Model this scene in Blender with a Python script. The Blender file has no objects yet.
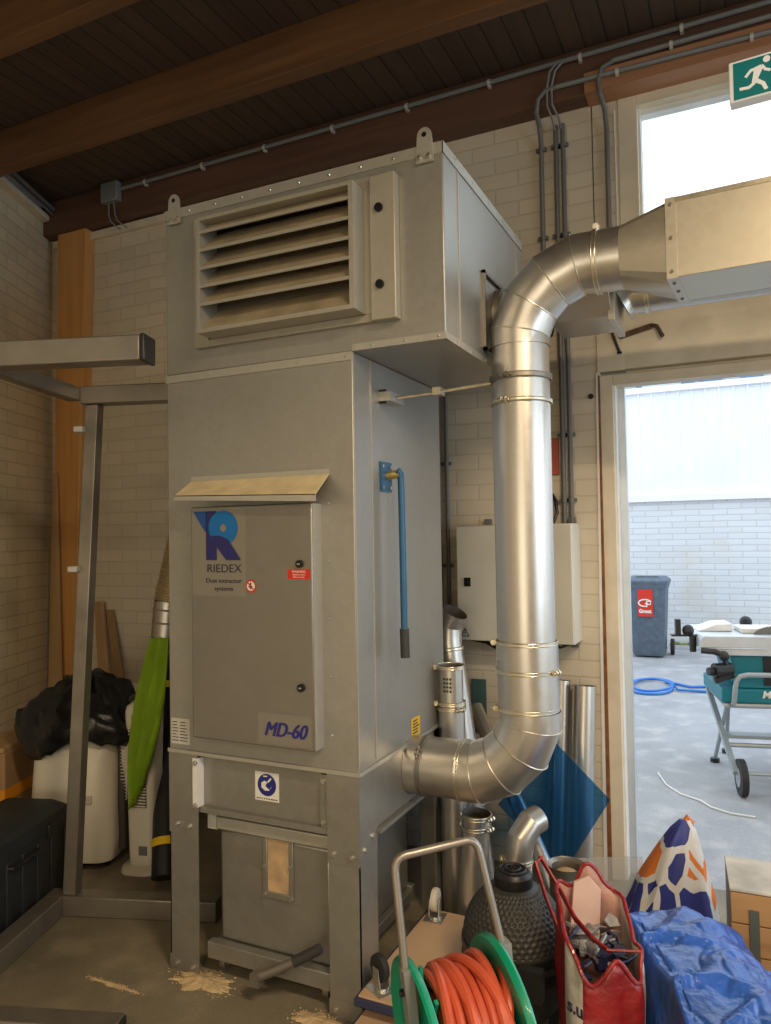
import bpy, math, random
from mathutils import Vector, Matrix, noise
V = Vector
PI = math.pi
sc = bpy.context.scene
COL = sc.collection
random.seed(7)

# ------------------------------------------------------------------ camera
cam_d = bpy.data.cameras.new('camera')
cam_d.sensor_fit = 'HORIZONTAL'
cam_d.sensor_width = 36.0
cam_d.lens = 36.0 * 750.0 / 771.0
cam_d.clip_start = 0.05
cam_d.clip_end = 200
cam = bpy.data.objects.new('camera', cam_d)
COL.objects.link(cam)
cam.matrix_world = Matrix(((0.90305765, 0.02857934, 0.4285675, 0.0),
                           (0.42920161, -0.02167077, -0.9029487, 0.0),
                           (-0.01651829, 0.99935659, -0.03183625, 1.55),
                           (0, 0, 0, 1)))
sc.camera = cam

# ------------------------------------------------------------------ world and light
world = bpy.data.worlds.new('overcast_sky')
sc.world = world
world.use_nodes = True
wn = world.node_tree
bg = wn.nodes['Background']
bg.inputs['Color'].default_value = (0.80, 0.90, 1.0, 1)
bg.inputs['Strength'].default_value = 1.5


def area(name, loc, rot, sx, sy, power, color, spread=180):
    l = bpy.data.lights.new(name, 'AREA')
    l.shape = 'RECTANGLE'
    l.size = sx
    l.size_y = sy
    l.energy = power
    l.color = color
    l.spread = math.radians(spread)
    o = bpy.data.objects.new(name, l)
    COL.objects.link(o)
    o.location = loc
    o.rotation_euler = rot
    return o


WARM = (1.0, 0.79, 0.52)
area('hall_lamp', (1.1, 0.35, 3.30), (0, 0, 0), 1.3, 0.25, 76, WARM)
area('hall_lamp', (0.3, -2.2, 3.30), (0, 0, 0), 1.3, 0.25, 52, WARM)
area('hall_lamp', (2.8, -2.6, 3.30), (0, 0, 0), 1.3, 0.25, 42, WARM)
# daylight fill added from the right and from beside the door, out of view
area('daylight_fill', (5.85, 0.6, 1.9), (0, math.radians(90), 0), 2.4, 4.0, 95, (0.66, 0.83, 1.0))
area('daylight_fill', (3.9, 3.35, 2.0), (math.radians(-90), 0, 0), 2.6, 2.2, 70, (0.66, 0.83, 1.0))

# low warm fill added at the rear end of the hall, behind the camera
area('rear_fill', (0.4, -5.8, 1.1), (math.radians(90), 0, 0), 4.2, 1.9, 60, (1.0, 0.90, 0.70))

sc.view_settings.view_transform = 'Standard'
sc.view_settings.look = 'None'
sc.view_settings.gamma = 1
sc.view_settings.use_curve_mapping = False
sc.view_settings.exposure = 0.5
try:
    sc.cycles.use_denoising = True
    sc.cycles.denoiser = 'OPENIMAGEDENOISE'
    sc.cycles.max_bounces = 8
    sc.cycles.diffuse_bounces = 4
    sc.cycles.glossy_bounces = 4
    sc.cycles.transparent_max_bounces = 12
    sc.cycles.sample_clamp_indirect = 4
    sc.cycles.caustics_reflective = False
    sc.cycles.caustics_refractive = False
except Exception:
    pass


# ------------------------------------------------------------------ mesh builder
class MB:
    def __init__(s, xf=None):
        s.v = []
        s.f = []
        s.m = []
        s.xf = xf

    def add(s, vs, fs, m=0):
        b = len(s.v)
        for p in vs:
            p = V(p)
            s.v.append(s.xf @ p if s.xf else p)
        for f in fs:
            s.f.append([b + i for i in f])
            s.m.append(m)

    def box(s, x0, y0, z0, x1, y1, z1, m=0):
        x0, x1 = min(x0, x1), max(x0, x1)
        y0, y1 = min(y0, y1), max(y0, y1)
        z0, z1 = min(z0, z1), max(z0, z1)
        vs = [(x0, y0, z0), (x1, y0, z0), (x1, y1, z0), (x0, y1, z0), (x0, y0, z1), (x1, y0, z1), (x1, y1, z1), (x0, y1, z1)]
        s.add(vs, [(0, 3, 2, 1), (4, 5, 6, 7), (0, 1, 5, 4), (1, 2, 6, 5), (2, 3, 7, 6), (3, 0, 4, 7)], m)
        return s

    def hexa(s, vs, m=0):
        s.add(vs, [(0, 3, 2, 1), (4, 5, 6, 7), (0, 1, 5, 4), (1, 2, 6, 5), (2, 3, 7, 6), (3, 0, 4, 7)], m)
        return s

    def bar(s, p0, p1, w, h, up=(0, 0, 1), m=0):
        p0, p1 = V(p0), V(p1)
        d = (p1 - p0).normalized()
        up = V(up)
        if abs(d.dot(up)) > 0.95:
            up = V((0, 1, 0))
        a = d.cross(up).normalized() * w / 2
        b = a.cross(d).normalized() * h / 2
        vs = [p0 - a - b, p0 + a - b, p1 + a - b, p1 - a - b, p0 - a + b, p0 + a + b, p1 + a + b, p1 - a + b]
        return s.hexa(vs, m)

    def tube(s, pts, r, n=12, cap=True, m=0, closed=False, mitre=False):
        pts = [V(p) for p in pts]
        k = len(pts)
        rs = r if isinstance(r, (list, tuple)) else [r] * k
        tg = []
        for i in range(k):
            if closed:
                t = (pts[(i + 1) % k] - pts[i - 1])
            elif i == 0:
                t = pts[1] - pts[0]
            elif i == k - 1:
                t = pts[-1] - pts[-2]
            else:
                t = (pts[i + 1] - pts[i]).normalized() + (pts[i] - pts[i - 1]).normalized()
            tg.append(t.normalized() if t.length > 1e-9 else V((0, 0, 1)))
        ref = V((0, 0, 1)) if abs(tg[0].z) < 0.9 else V((1, 0, 0))
        a = tg[0].cross(ref).normalized()
        vs = []
        for i in range(k):
            a = (a - tg[i] * a.dot(tg[i])).normalized()
            b = tg[i].cross(a).normalized()
            sa = sb = 1.0
            for j in range(n):
                th = 2 * PI * j / n
                o = a * math.cos(th) * rs[i] + b * math.sin(th) * rs[i]
                if mitre and 0 < i < k - 1:
                    d1 = (pts[i] - pts[i - 1]).normalized()
                    d2 = (pts[i + 1] - pts[i]).normalized()
                    ax = (d2 - d1)
                    if ax.length > 1e-6:
                        ax.normalize()
                        c = d1.dot(tg[i])
                        o = o + ax * (o.dot(ax)) * (1 / max(c, .3) - 1)
                vs.append(pts[i] + o)
        fs = []
        for i in range(k if closed else k - 1):
            i2 = (i + 1) % k
            for j in range(n):
                j2 = (j + 1) % n
                fs.append((i * n + j, i * n + j2, i2 * n + j2, i2 * n + j))
        if cap and not closed:
            fs.append(tuple(reversed(range(n))))
            fs.append(tuple((k - 1) * n + j for j in range(n)))
        s.add(vs, fs, m)
        return s

    def cyl(s, p0, p1, r, r1=None, n=20, cap=True, m=0):
        return s.tube([p0, p1], [r, r if r1 is None else r1], n, cap, m)

    def pipe(s, p0, p1, r, t=0.003, n=32, m=0):
        """open ended thin walled pipe"""
        p0, p1 = V(p0), V(p1)
        d = p1 - p0
        return s.tube([p0, p1, p1, p0 + d * 0.0], [r, r, r - t, r - t], n, False, m) if False else s._pipe(p0, p1, r, t, n, m)

    def _pipe(s, p0, p1, r, t, n, m):
        d = (p1 - p0).normalized()
        ref = V((0, 0, 1)) if abs(d.z) < 0.9 else V((1, 0, 0))
        a = d.cross(ref).normalized()
        b = d.cross(a)
        vs = []
        for (p, rr) in ((p0, r), (p1, r), (p1, r - t), (p0, r - t)):
            for j in range(n):
                th = 2 * PI * j / n
                vs.append(p + (a * math.cos(th) + b * math.sin(th)) * rr)
        fs = []
        for i in range(4):
            i2 = (i + 1) % 4
            for j in range(n):
                j2 = (j + 1) % n
                fs.append((i * n + j, i * n + j2, i2 * n + j2, i2 * n + j))
        s.add(vs, fs, m)
        return s

    def ring(s, c, axis, R, r, n=40, k=8, m=0):
        c, d = V(c), V(axis).normalized()
        ref = V((0, 0, 1)) if abs(d.z) < 0.9 else V((1, 0, 0))
        a = d.cross(ref).normalized()
        b = d.cross(a)
        pts = [c + (a * math.cos(2 * PI * i / n) + b * math.sin(2 * PI * i / n)) * R for i in range(n)]
        return s.tube(pts, r, k, False, m, closed=True)

    def band(s, c, axis, R, w, t, n=40, m=0):
        c, d = V(c), V(axis).normalized()
        return s._pipe(c - d * w / 2, c + d * w / 2, R + t, t, n, m)

    def lathe(s, c, prof, n=32, m=0, axis=None, cap=True):
        c = V(c)
        d = V(axis).normalized() if axis else V((0, 0, 1))
        ref = V((0, 0, 1)) if abs(d.z) < 0.9 else V((1, 0, 0))
        a = d.cross(ref).normalized()
        b = d.cross(a)
        vs = []
        for (r, h) in prof:
            for j in range(n):
                th = 2 * PI * j / n
                vs.append(c + d * h + (a * math.cos(th) + b * math.sin(th)) * max(r, 1e-4))
        fs = []
        for i in range(len(prof) - 1):
            for j in range(n):
                j2 = (j + 1) % n
                fs.append((i * n + j, i * n + j2, (i + 1) * n + j2, (i + 1) * n + j))
        if cap:
            fs.append(tuple(reversed(range(n))))
            fs.append(tuple((len(prof) - 1) * n + j for j in range(n)))
        s.add(vs, fs, m)
        return s

    def prism(s, pts, vec, m=0):
        pts = [V(p) for p in pts]
        vec = V(vec)
        n = len(pts)
        fs = [tuple(reversed(range(n))), tuple(range(n, 2 * n))]
        for i in range(n):
            j = (i + 1) % n
            fs.append((i, j, n + j, n + i))
        s.add(pts + [p + vec for p in pts], fs, m)
        return s

    def loft(s, loops, cap=True, m=0, cap0=True):
        n = len(loops[0])
        vs = [p for l in loops for p in l]
        fs = []
        for i in range(len(loops) - 1):
            for j in range(n):
                j2 = (j + 1) % n
                fs.append((i * n + j, i * n + j2, (i + 1) * n + j2, (i + 1) * n + j))
        if cap0:
            fs.append(tuple(reversed(range(n))))
        if cap:
            fs.append(tuple((len(loops) - 1) * n + j for j in range(n)))
        s.add(vs, fs, m)
        return s

    def ball(s, c, r, sc_=(1, 1, 1), n=16, k=10, m=0):
        prof = []
        vs = []
        c = V(c)
        for i in range(1, k):
            ph = PI * i / k
            for j in range(n):
                th = 2 * PI * j / n
                vs.append(c + V((r * sc_[0] * math.sin(ph) * math.cos(th), r * sc_[1] * math.sin(ph) * math.sin(th), -r * sc_[2] * math.cos(ph))))
        vs.append(c + V((0, 0, -r * sc_[2])))
        vs.append(c + V((0, 0, r * sc_[2])))
        fs = []
        for i in range(k - 2):
            for j in range(n):
                j2 = (j + 1) % n
                fs.append((i * n + j, i * n + j2, (i + 1) * n + j2, (i + 1) * n + j))
        for j in range(n):
            j2 = (j + 1) % n
            fs.append(((k - 1) * n, j2, j))
            fs.append(((k - 1) * n + 1, (k - 2) * n + j, (k - 2) * n + j2))
        s.add(vs, fs, m)
        return s

    def build(s, name, mats, parent=None, bevel=0.0, sharp=32, label=None, kind=None, origin=None, fixn=True):
        me = bpy.data.meshes.new(name)
        if parent is not None:
            off = root_loc(parent)
        elif origin is not None:
            off = V(origin)
        else:
            xs = [p.x for p in s.v]
            ys = [p.y for p in s.v]
            zs = [p.z for p in s.v]
            off = V(((min(xs) + max(xs)) / 2, (min(ys) + max(ys)) / 2, min(zs)))
        me.from_pydata([tuple(p - off) for p in s.v], [], s.f)
        if not isinstance(mats, (list, tuple)):
            mats = [mats]
        for mm in mats:
            me.materials.append(mm)
        me.polygons.foreach_set('material_index', s.m)
        me.polygons.foreach_set('use_smooth', [True] * len(s.f))
        me.update()
        if fixn:
            import bmesh
            bm = bmesh.new()
            bm.from_mesh(me)
            bmesh.ops.recalc_face_normals(bm, faces=bm.faces)
            bm.to_mesh(me)
            bm.free()
        me.set_sharp_from_angle(angle=math.radians(sharp))
        o = bpy.data.objects.new(name, me)
        COL.objects.link(o)
        if parent is not None:
            o.parent = parent
        else:
            o.location = off
        if bevel:
            b = o.modifiers.new('bevel', 'BEVEL')
            b.width = bevel
            b.segments = 2
            b.limit_method = 'ANGLE'
            b.angle_limit = math.radians(40)
        if label:
            o['label'] = label
        if kind:
            o['kind'] = kind
        return o


def root_loc(o):
    l = V(o.location)
    while o.parent:
        o = o.parent
        l = l + V(o.location)
    return l


def thing(name, label, cat, loc, group=None):
    o = bpy.data.objects.new(name, None)
    o.empty_display_size = 0.1
    COL.objects.link(o)
    o.location = loc
    o['label'] = label
    o['category'] = cat
    if group:
        o['group'] = group
    return o


def tag(o, label, cat, group=None, kind=None):
    o['label'] = label
    o['category'] = cat
    if group:
        o['group'] = group
    if kind:
        o['kind'] = kind
    return o


def struct(mb, name, mat, **k):
    return mb.build(name, mat, kind='structure', **k)


def copy_part(o, delta, parent=None):
    c = o.copy()
    COL.objects.link(c)
    c.parent = parent or o.parent
    c.location = V(o.location) + V(delta)
    return c


def text_part(name, body, size, origin, xdir, ydir, mat, parent, ext=0.0006, shear=0.0, align='LEFT', bold=0.0, width=None):
    """lettering as a thin mesh lying in the plane spanned by xdir, ydir"""
    cu = bpy.data.curves.new(name, 'FONT')
    cu.body = body
    cu.size = size
    cu.extrude = ext
    cu.shear = shear
    cu.align_x = align
    cu.offset = bold
    t = bpy.data.objects.new(name, cu)
    COL.objects.link(t)
    dg = bpy.context.evaluated_depsgraph_get()
    me = bpy.data.meshes.new_from_object(t.evaluated_get(dg))
    bpy.data.objects.remove(t)
    x, y = V(xdir).normalized(), V(ydir).normalized()
    z = x.cross(y)
    off = root_loc(parent)
    sx = 1.0
    if width:
        w = max(v.co.x for v in me.vertices) - min(v.co.x for v in me.vertices)
        sx = width / w
    for v in me.vertices:
        v.co = V(origin) + x * v.co.x * sx + y * v.co.y + z * v.co.z - off
    me.materials.clear()
    me.materials.append(mat)
    me.name = name
    o = bpy.data.objects.new(name, me)
    COL.objects.link(o)
    o.parent = parent
    return o


# ------------------------------------------------------------------ materials
MATS = {}


def mat(name, col, rough=0.6, metal=0.0, var=0.0, vscale=8.0, bump=0.0, bscale=60.0, col2=None, spec=None, trans=None,
        stretch=None, rvar=0.0, emit=None, coat=0.0, detail=4, bdist=0.004):
    m = bpy.data.materials.new(name)
    m.use_nodes = True
    nt = m.node_tree
    N, L = nt.nodes, nt.links
    b = N['Principled BSDF']
    b.inputs['Base Color'].default_value = (*col, 1)
    b.inputs['Roughness'].default_value = rough
    b.inputs['Metallic'].default_value = metal
    if spec is not None:
        b.inputs['Specular IOR Level'].default_value = spec
    if coat:
        b.inputs['Coat Weight'].default_value = coat
    if emit:
        b.inputs['Emission Color'].default_value = (*emit[0], 1)
        b.inputs['Emission Strength'].default_value = emit[1]
    tc = N.new('ShaderNodeTexCoord')
    src = tc.outputs['Object']
    if stretch:
        mp = N.new('ShaderNodeMapping')
        mp.inputs['Scale'].default_value = stretch
        L.new(src, mp.inputs['Vector'])
        src = mp.outputs['Vector']
    if var or col2 or rvar:
        nz = N.new('ShaderNodeTexNoise')
        nz.inputs['Scale'].default_value = vscale
        nz.inputs['Detail'].default_value = detail
        L.new(src, nz.inputs['Vector'])
        rp = N.new('ShaderNodeMapRange')
        rp.inputs['From Min'].default_value = 0.3
        rp.inputs['From Max'].default_value = 0.7
        L.new(nz.outputs['Fac'], rp.inputs['Value'])
        mx = N.new('ShaderNodeMix')
        mx.data_type = 'RGBA'
        c2 = col2 if col2 else tuple(max(0, c * (1 - var)) for c in col)
        c1 = col if col2 else tuple(min(1, c * (1 + var)) for c in col)
        mx.inputs['A'].default_value = (*c1, 1)
        mx.inputs['B'].default_value = (*c2, 1)
        L.new(rp.outputs['Result'], mx.inputs['Factor'])
        L.new(mx.outputs['Result'], b.inputs['Base Color'])
        if rvar:
            r2 = N.new('ShaderNodeMapRange')
            r2.inputs['From Min'].default_value = 0.3
            r2.inputs['From Max'].default_value = 0.7
            r2.inputs['To Min'].default_value = max(0.03, rough - rvar)
            r2.inputs['To Max'].default_value = rough + rvar
            L.new(nz.outputs['Fac'], r2.inputs['Value'])
            L.new(r2.outputs['Result'], b.inputs['Roughness'])
    if bump:
        n2 = N.new('ShaderNodeTexNoise')
        n2.inputs['Scale'].default_value = bscale
        n2.inputs['Detail'].default_value = 3
        L.new(src, n2.inputs['Vector'])
        bp = N.new('ShaderNodeBump')
        bp.inputs['Strength'].default_value = bump
        bp.inputs['Distance'].default_value = bdist
        L.new(n2.outputs['Fac'], bp.inputs['Height'])
        L.new(bp.outputs['Normal'], b.inputs['Normal'])
    if trans:
        # clear or tinted plastic / glass: partly transparent sheet
        tr = N.new('ShaderNodeBsdfTransparent')
        tr.inputs['Color'].default_value = (*trans[1], 1)
        mxs = N.new('ShaderNodeMixShader')
        mxs.inputs['Fac'].default_value = trans[0]
        L.new(b.outputs['BSDF'], mxs.inputs[1])
        L.new(tr.outputs['BSDF'], mxs.inputs[2])
        L.new(mxs.outputs['Shader'], N['Material Output'].inputs['Surface'])
    return m


def brick_mat(name, udir, col1, col2, mortar, bw=0.23, rh=0.075, ms=0.006, rough=0.75, stain=0.35, bump=0.5, grime=(0.30, 0.26, 0.2)):
    m = bpy.data.materials.new(name)
    m.use_nodes = True
    nt = m.node_tree
    N, L = nt.nodes, nt.links
    b = N['Principled BSDF']
    b.inputs['Roughness'].default_value = rough
    g = N.new('ShaderNodeNewGeometry')
    d = N.new('ShaderNodeVectorMath')
    d.operation = 'DOT_PRODUCT'
    d.inputs[1].default_value = udir
    L.new(g.outputs['Position'], d.inputs[0])
    sp = N.new('ShaderNodeSeparateXYZ')
    L.new(g.outputs['Position'], sp.inputs[0])
    # slight waviness of the courses
    cb = N.new('ShaderNodeCombineXYZ')
    L.new(d.outputs['Value'], cb.inputs['X'])
    nzw = N.new('ShaderNodeTexNoise')
    nzw.inputs['Scale'].default_value = 3.0
    L.new(g.outputs['Position'], nzw.inputs['Vector'])
    mad = N.new('ShaderNodeMath')
    mad.operation = 'MULTIPLY_ADD'
    mad.inputs[1].default_value = 0.014
    L.new(nzw.outputs['Fac'], mad.inputs[0])
    L.new(sp.outputs['Z'], mad.inputs[2])
    L.new(mad.outputs[0], cb.inputs['Y'])
    br = N.new('ShaderNodeTexBrick')
    br.inputs['Scale'].default_value = 1.0
    br.inputs['Brick Width'].default_value = bw
    br.inputs['Row Height'].default_value = rh
    br.inputs['Mortar Size'].default_value = ms
    br.inputs['Mortar Smooth'].default_value = 0.6
    br.inputs['Bias'].default_value = 0.0
    br.inputs['Color1'].default_value = (*col1, 1)
    br.inputs['Color2'].default_value = (*col2, 1)
    br.inputs['Mortar'].default_value = (*mortar, 1)
    L.new(cb.outputs[0], br.inputs['Vector'])
    nz = N.new('ShaderNodeTexNoise')
    nz.inputs['Scale'].default_value = 1.6
    nz.inputs['Detail'].default_value = 7
    L.new(g.outputs['Position'], nz.inputs['Vector'])
    rp = N.new('ShaderNodeMapRange')
    rp.inputs['From Min'].default_value = 0.52
    rp.inputs['From Max'].default_value = 0.78
    rp.inputs['To Max'].default_value = stain
    L.new(nz.outputs['Fac'], rp.inputs['Value'])
    mx = N.new('ShaderNodeMix')
    mx.data_type = 'RGBA'
    mx.inputs['B'].default_value = (*grime, 1)
    L.new(rp.outputs['Result'], mx.inputs['Factor'])
    L.new(br.outputs['Color'], mx.inputs['A'])
    L.new(mx.outputs['Result'], b.inputs['Base Color'])
    bp = N.new('ShaderNodeBump')
    bp.inputs['Strength'].default_value = bump
    bp.inputs['Distance'].default_value = 0.004
    bp.invert = True
    n3 = N.new('ShaderNodeTexNoise')
    n3.inputs['Scale'].default_value = 45
    L.new(g.outputs['Position'], n3.inputs['Vector'])
    ad = N.new('ShaderNodeMath')
    ad.operation = 'MULTIPLY_ADD'
    ad.inputs[1].default_value = 0.5
    L.new(n3.outputs['Fac'], ad.inputs[0])
    L.new(br.outputs['Fac'], ad.inputs[2])
    L.new(ad.outputs[0], bp.inputs['Height'])
    L.new(bp.outputs['Normal'], b.inputs['Normal'])
    return m


def plank_mat(name, col1, col2, seam, w=0.095, axis=(1, 0, 0), grain=(1, 0.05, 1), rough=0.7, length=30.0):
    m = bpy.data.materials.new(name)
    m.use_nodes = True
    nt = m.node_tree
    N, L = nt.nodes, nt.links
    b = N['Principled BSDF']
    b.inputs['Roughness'].default_value = rough
    g = N.new('ShaderNodeNewGeometry')
    d = N.new('ShaderNodeVectorMath')
    d.operation = 'DOT_PRODUCT'
    d.inputs[1].default_value = axis
    L.new(g.outputs['Position'], d.inputs[0])
    cb = N.new('ShaderNodeCombineXYZ')
    L.new(d.outputs['Value'], cb.inputs['Y'])
    cb.inputs['X'].default_value = 7.3
    br = N.new('ShaderNodeTexBrick')
    br.inputs['Scale'].default_value = 1.0
    br.inputs['Brick Width'].default_value = length
    br.inputs['Row Height'].default_value = w
    br.inputs['Mortar Size'].default_value = 0.004
    br.inputs['Mortar Smooth'].default_value = 0.2
    br.inputs['Color1'].default_value = (*col1, 1)
    br.inputs['Color2'].default_value = (*col2, 1)
    br.inputs['Mortar'].default_value = (*seam, 1)
    L.new(cb.outputs[0], br.inputs['Vector'])
    mp = N.new('ShaderNodeMapping')
    mp.inputs['Scale'].default_value = grain
    L.new(g.outputs['Position'], mp.inputs['Vector'])
    nz = N.new('ShaderNodeTexNoise')
    nz.inputs['Scale'].default_value = 22
    nz.inputs['Detail'].default_value = 5
    nz.inputs['Distortion'].default_value = 0.4
    L.new(mp.outputs['Vector'], nz.inputs['Vector'])
    mr = N.new('ShaderNodeMapRange')
    mr.inputs['To Min'].default_value = 0.55
    mr.inputs['To Max'].default_value = 1.3
    L.new(nz.outputs['Fac'], mr.inputs['Value'])
    mu = N.new('ShaderNodeVectorMath')
    mu.operation = 'SCALE'
    L.new(br.outputs['Color'], mu.inputs[0])
    L.new(mr.outputs['Result'], mu.inputs['Scale'])
    L.new(mu.outputs['Vector'], b.inputs['Base Color'])
    bp = N.new('ShaderNodeBump')
    bp.inputs['Strength'].default_value = 0.6
    bp.inputs['Distance'].default_value = 0.006
    bp.invert = True
    L.new(br.outputs['Fac'], bp.inputs['Height'])
    L.new(bp.outputs['Normal'], b.inputs['Normal'])
    return m


def wood_mat(name, col, col2, stretch=(1, 1, 0.06), scale=26, rough=0.6, knots=False):
    m = mat(name, col, rough, 0, vscale=scale, col2=col2, stretch=stretch, bump=0.15, bscale=50, detail=6)
    if knots:
        nt = m.node_tree
        N, L = nt.nodes, nt.links
        b = N['Principled BSDF']
        tc = N.new('ShaderNodeTexCoord')
        vo = N.new('ShaderNodeTexVoronoi')
        vo.inputs['Scale'].default_value = 2.6
        mp = N.new('ShaderNodeMapping')
        mp.inputs['Scale'].default_value = (1, 1, 0.75)
        L.new(tc.outputs['Object'], mp.inputs[0])
        L.new(mp.outputs[0], vo.inputs['Vector'])
        mr = N.new('ShaderNodeMapRange')
        mr.inputs['From Min'].default_value = 0.05
        mr.inputs['From Max'].default_value = 0.10
        mr.inputs['To Min'].default_value = 0.8
        mr.inputs['To Max'].default_value = 0.0
        L.new(vo.outputs['Distance'], mr.inputs['Value'])
        old = b.inputs['Base Color'].links[0].from_socket
        mx = N.new('ShaderNodeMix')
        mx.data_type = 'RGBA'
        mx.inputs['B'].default_value = (0.09, 0.03, 0.01, 1)
        L.new(mr.outputs['Result'], mx.inputs['Factor'])
        L.new(old, mx.inputs['A'])
        L.new(mx.outputs['Result'], b.inputs['Base Color'])
    return m


def floor_mat(name, cA, cB, dust, dust_amt, rough=0.6):
    m = bpy.data.materials.new(name)
    m.use_nodes = True
    nt = m.node_tree
    N, L = nt.nodes, nt.links
    b = N['Principled BSDF']
    g = N.new('ShaderNodeNewGeometry')

    def nz(sc_, det, a, z, t0=0.0, t1=1.0):
        n = N.new('ShaderNodeTexNoise')
        n.inputs['Scale'].default_value = sc_
        n.inputs['Detail'].default_value = det
        L.new(g.outputs['Position'], n.inputs['Vector'])
        r = N.new('ShaderNodeMapRange')
        r.inputs['From Min'].default_value = a
        r.inputs['From Max'].default_value = z
        r.inputs['To Min'].default_value = t0
        r.inputs['To Max'].default_value = t1
        L.new(n.outputs['Fac'], r.inputs['Value'])
        return r.outputs['Result']
    m1 = N.new('ShaderNodeMix')
    m1.data_type = 'RGBA'
    m1.inputs['A'].default_value = (*cA, 1)
    m1.inputs['B'].default_value = (*cB, 1)
    L.new(nz(1.7, 8, 0.35, 0.68), m1.inputs['Factor'])
    m2 = N.new('ShaderNodeMix')
    m2.data_type = 'RGBA'
    m2.inputs['B'].default_value = (*dust, 1)
    L.new(m1.outputs['Result'], m2.inputs['A'])
    L.new(nz(5.5, 9, 0.5, 0.75, 0, dust_amt), m2.inputs['Factor'])
    m3 = N.new('ShaderNodeMix')
    m3.data_type = 'RGBA'
    m3.blend_type = 'MULTIPLY'
    m3.inputs['Factor'].default_value = 1.0
    L.new(m2.outputs['Result'], m3.inputs['A'])
    gr = N.new('ShaderNodeTexNoise')
    gr.inputs['Scale'].default_value = 120
    gr.inputs['Detail'].default_value = 3
    L.new(g.outputs['Position'], gr.inputs['Vector'])
    r3 = N.new('ShaderNodeMapRange')
    r3.inputs['To Min'].default_value = 0.72
    r3.inputs['To Max'].default_value = 1.28
    L.new(gr.outputs['Fac'], r3.inputs['Value'])
    L.new(r3.outputs['Result'], m3.inputs['B'])
    L.new(m3.outputs['Result'], b.inputs['Base Color'])
    L.new(nz(3, 6, 0.3, 0.7, rough - 0.18, rough + 0.15), b.inputs['Roughness'])
    bp = N.new('ShaderNodeBump')
    bp.inputs['Strength'].default_value = 0.25
    bp.inputs['Distance'].default_value = 0.003
    L.new(gr.outputs['Fac'], bp.inputs['Height'])
    L.new(bp.outputs['Normal'], b.inputs['Normal'])
    return m


def galv(name, col=(0.62, 0.62, 0.60), rough=0.38, metal=0.85, spangle=0.12, sscale=38, bmp=0.35):
    """zinc coated sheet: cell shaped spangle in colour and gloss"""
    m = bpy.data.materials.new(name)
    m.use_nodes = True
    nt = m.node_tree
    N, L = nt.nodes, nt.links
    b = N['Principled BSDF']
    b.inputs['Metallic'].default_value = metal
    tc = N.new('ShaderNodeTexCoord')
    vo = N.new('ShaderNodeTexVoronoi')
    vo.inputs['Scale'].default_value = sscale
    L.new(tc.outputs['Object'], vo.inputs['Vector'])
    sp = N.new('ShaderNodeSeparateColor')
    L.new(vo.outputs['Color'], sp.inputs[0])
    nz = N.new('ShaderNodeTexNoise')
    nz.inputs['Scale'].default_value = 2.2
    nz.inputs['Detail'].default_value = 6
    L.new(tc.outputs['Object'], nz.inputs['Vector'])
    ad = N.new('ShaderNodeMath')
    ad.operation = 'ADD'
    L.new(sp.outputs[0], ad.inputs[0])
    mu = N.new('ShaderNodeMath')
    mu.operation = 'MULTIPLY'
    mu.inputs[1].default_value = 2.0
    L.new(nz.outputs['Fac'], mu.inputs[0])
    L.new(mu.outputs[0], ad.inputs[1])
    mr = N.new('ShaderNodeMapRange')
    mr.inputs['From Min'].default_value = 0.3
    mr.inputs['From Max'].default_value = 2.6
    mr.inputs['To Min'].default_value = 0.0
    mr.inputs['To Max'].default_value = 1.0
    L.new(ad.outputs[0], mr.inputs['Value'])
    mx = N.new('ShaderNodeMix')
    mx.data_type = 'RGBA'
    mx.inputs['A'].default_value = (*[c * (1 - spangle) for c in col], 1)
    mx.inputs['B'].default_value = (*[min(1, c * (1 + spangle)) for c in col], 1)
    L.new(mr.outputs['Result'], mx.inputs['Factor'])
    L.new(mx.outputs['Result'], b.inputs['Base Color'])
    m2 = N.new('ShaderNodeMapRange')
    m2.inputs['To Min'].default_value = max(.05, rough - 0.04)
    m2.inputs['To Max'].default_value = rough + 0.05
    L.new(mr.outputs['Result'], m2.inputs['Value'])
    L.new(m2.outputs['Result'], b.inputs['Roughness'])
    n2 = N.new('ShaderNodeTexNoise')
    n2.inputs['Scale'].default_value = 3.5
    n2.inputs['Detail'].default_value = 2
    L.new(tc.outputs['Object'], n2.inputs['Vector'])
    bp = N.new('ShaderNodeBump')
    bp.inputs['Strength'].default_value = bmp
    bp.inputs['Distance'].default_value = 0.012
    L.new(n2.outputs['Fac'], bp.inputs['Height'])
    L.new(bp.outputs['Normal'], b.inputs['Normal'])
    return m


M = {}
M['machine'] = galv('painted_zinc_sheet', (0.385, 0.37, 0.335), 0.40, 0.62, 0.07, 55)
M['machine_trim'] = galv('zinc_edge_strip', (0.50, 0.48, 0.42), 0.4, 0.55, 0.07, 60)
M['slat'] = mat('dusty_louver_blade', (0.42, 0.34, 0.22), 0.6, 0.2, var=0.2, vscale=9)
M['louver'] = galv('louver_sheet', (0.43, 0.40, 0.33), 0.45, 0.45, 0.06, 60)
M['leg'] = galv('zinc_leg_sheet', (0.34, 0.325, 0.29), 0.36, 0.65, 0.10, 30)
M['cab'] = galv('brushed_cabinet_sheet', (0.27, 0.25, 0.22), 0.33, 0.65, 0.06, 20)
M['hood'] = mat('pale_hood_sheet', (0.74, 0.60, 0.36), 0.7, 0.1, var=0.12, vscale=14)  # paler and yellower than the cabinet sheet
M['duct'] = galv('spiral_duct_zinc', (0.60, 0.565, 0.51), 0.33, 0.88, 0.04, 60, 0.10)
M['duct_rect'] = galv('rectangular_duct_zinc', (0.60, 0.55, 0.45), 0.42, 0.70, 0.05, 70, 0.15)
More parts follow.
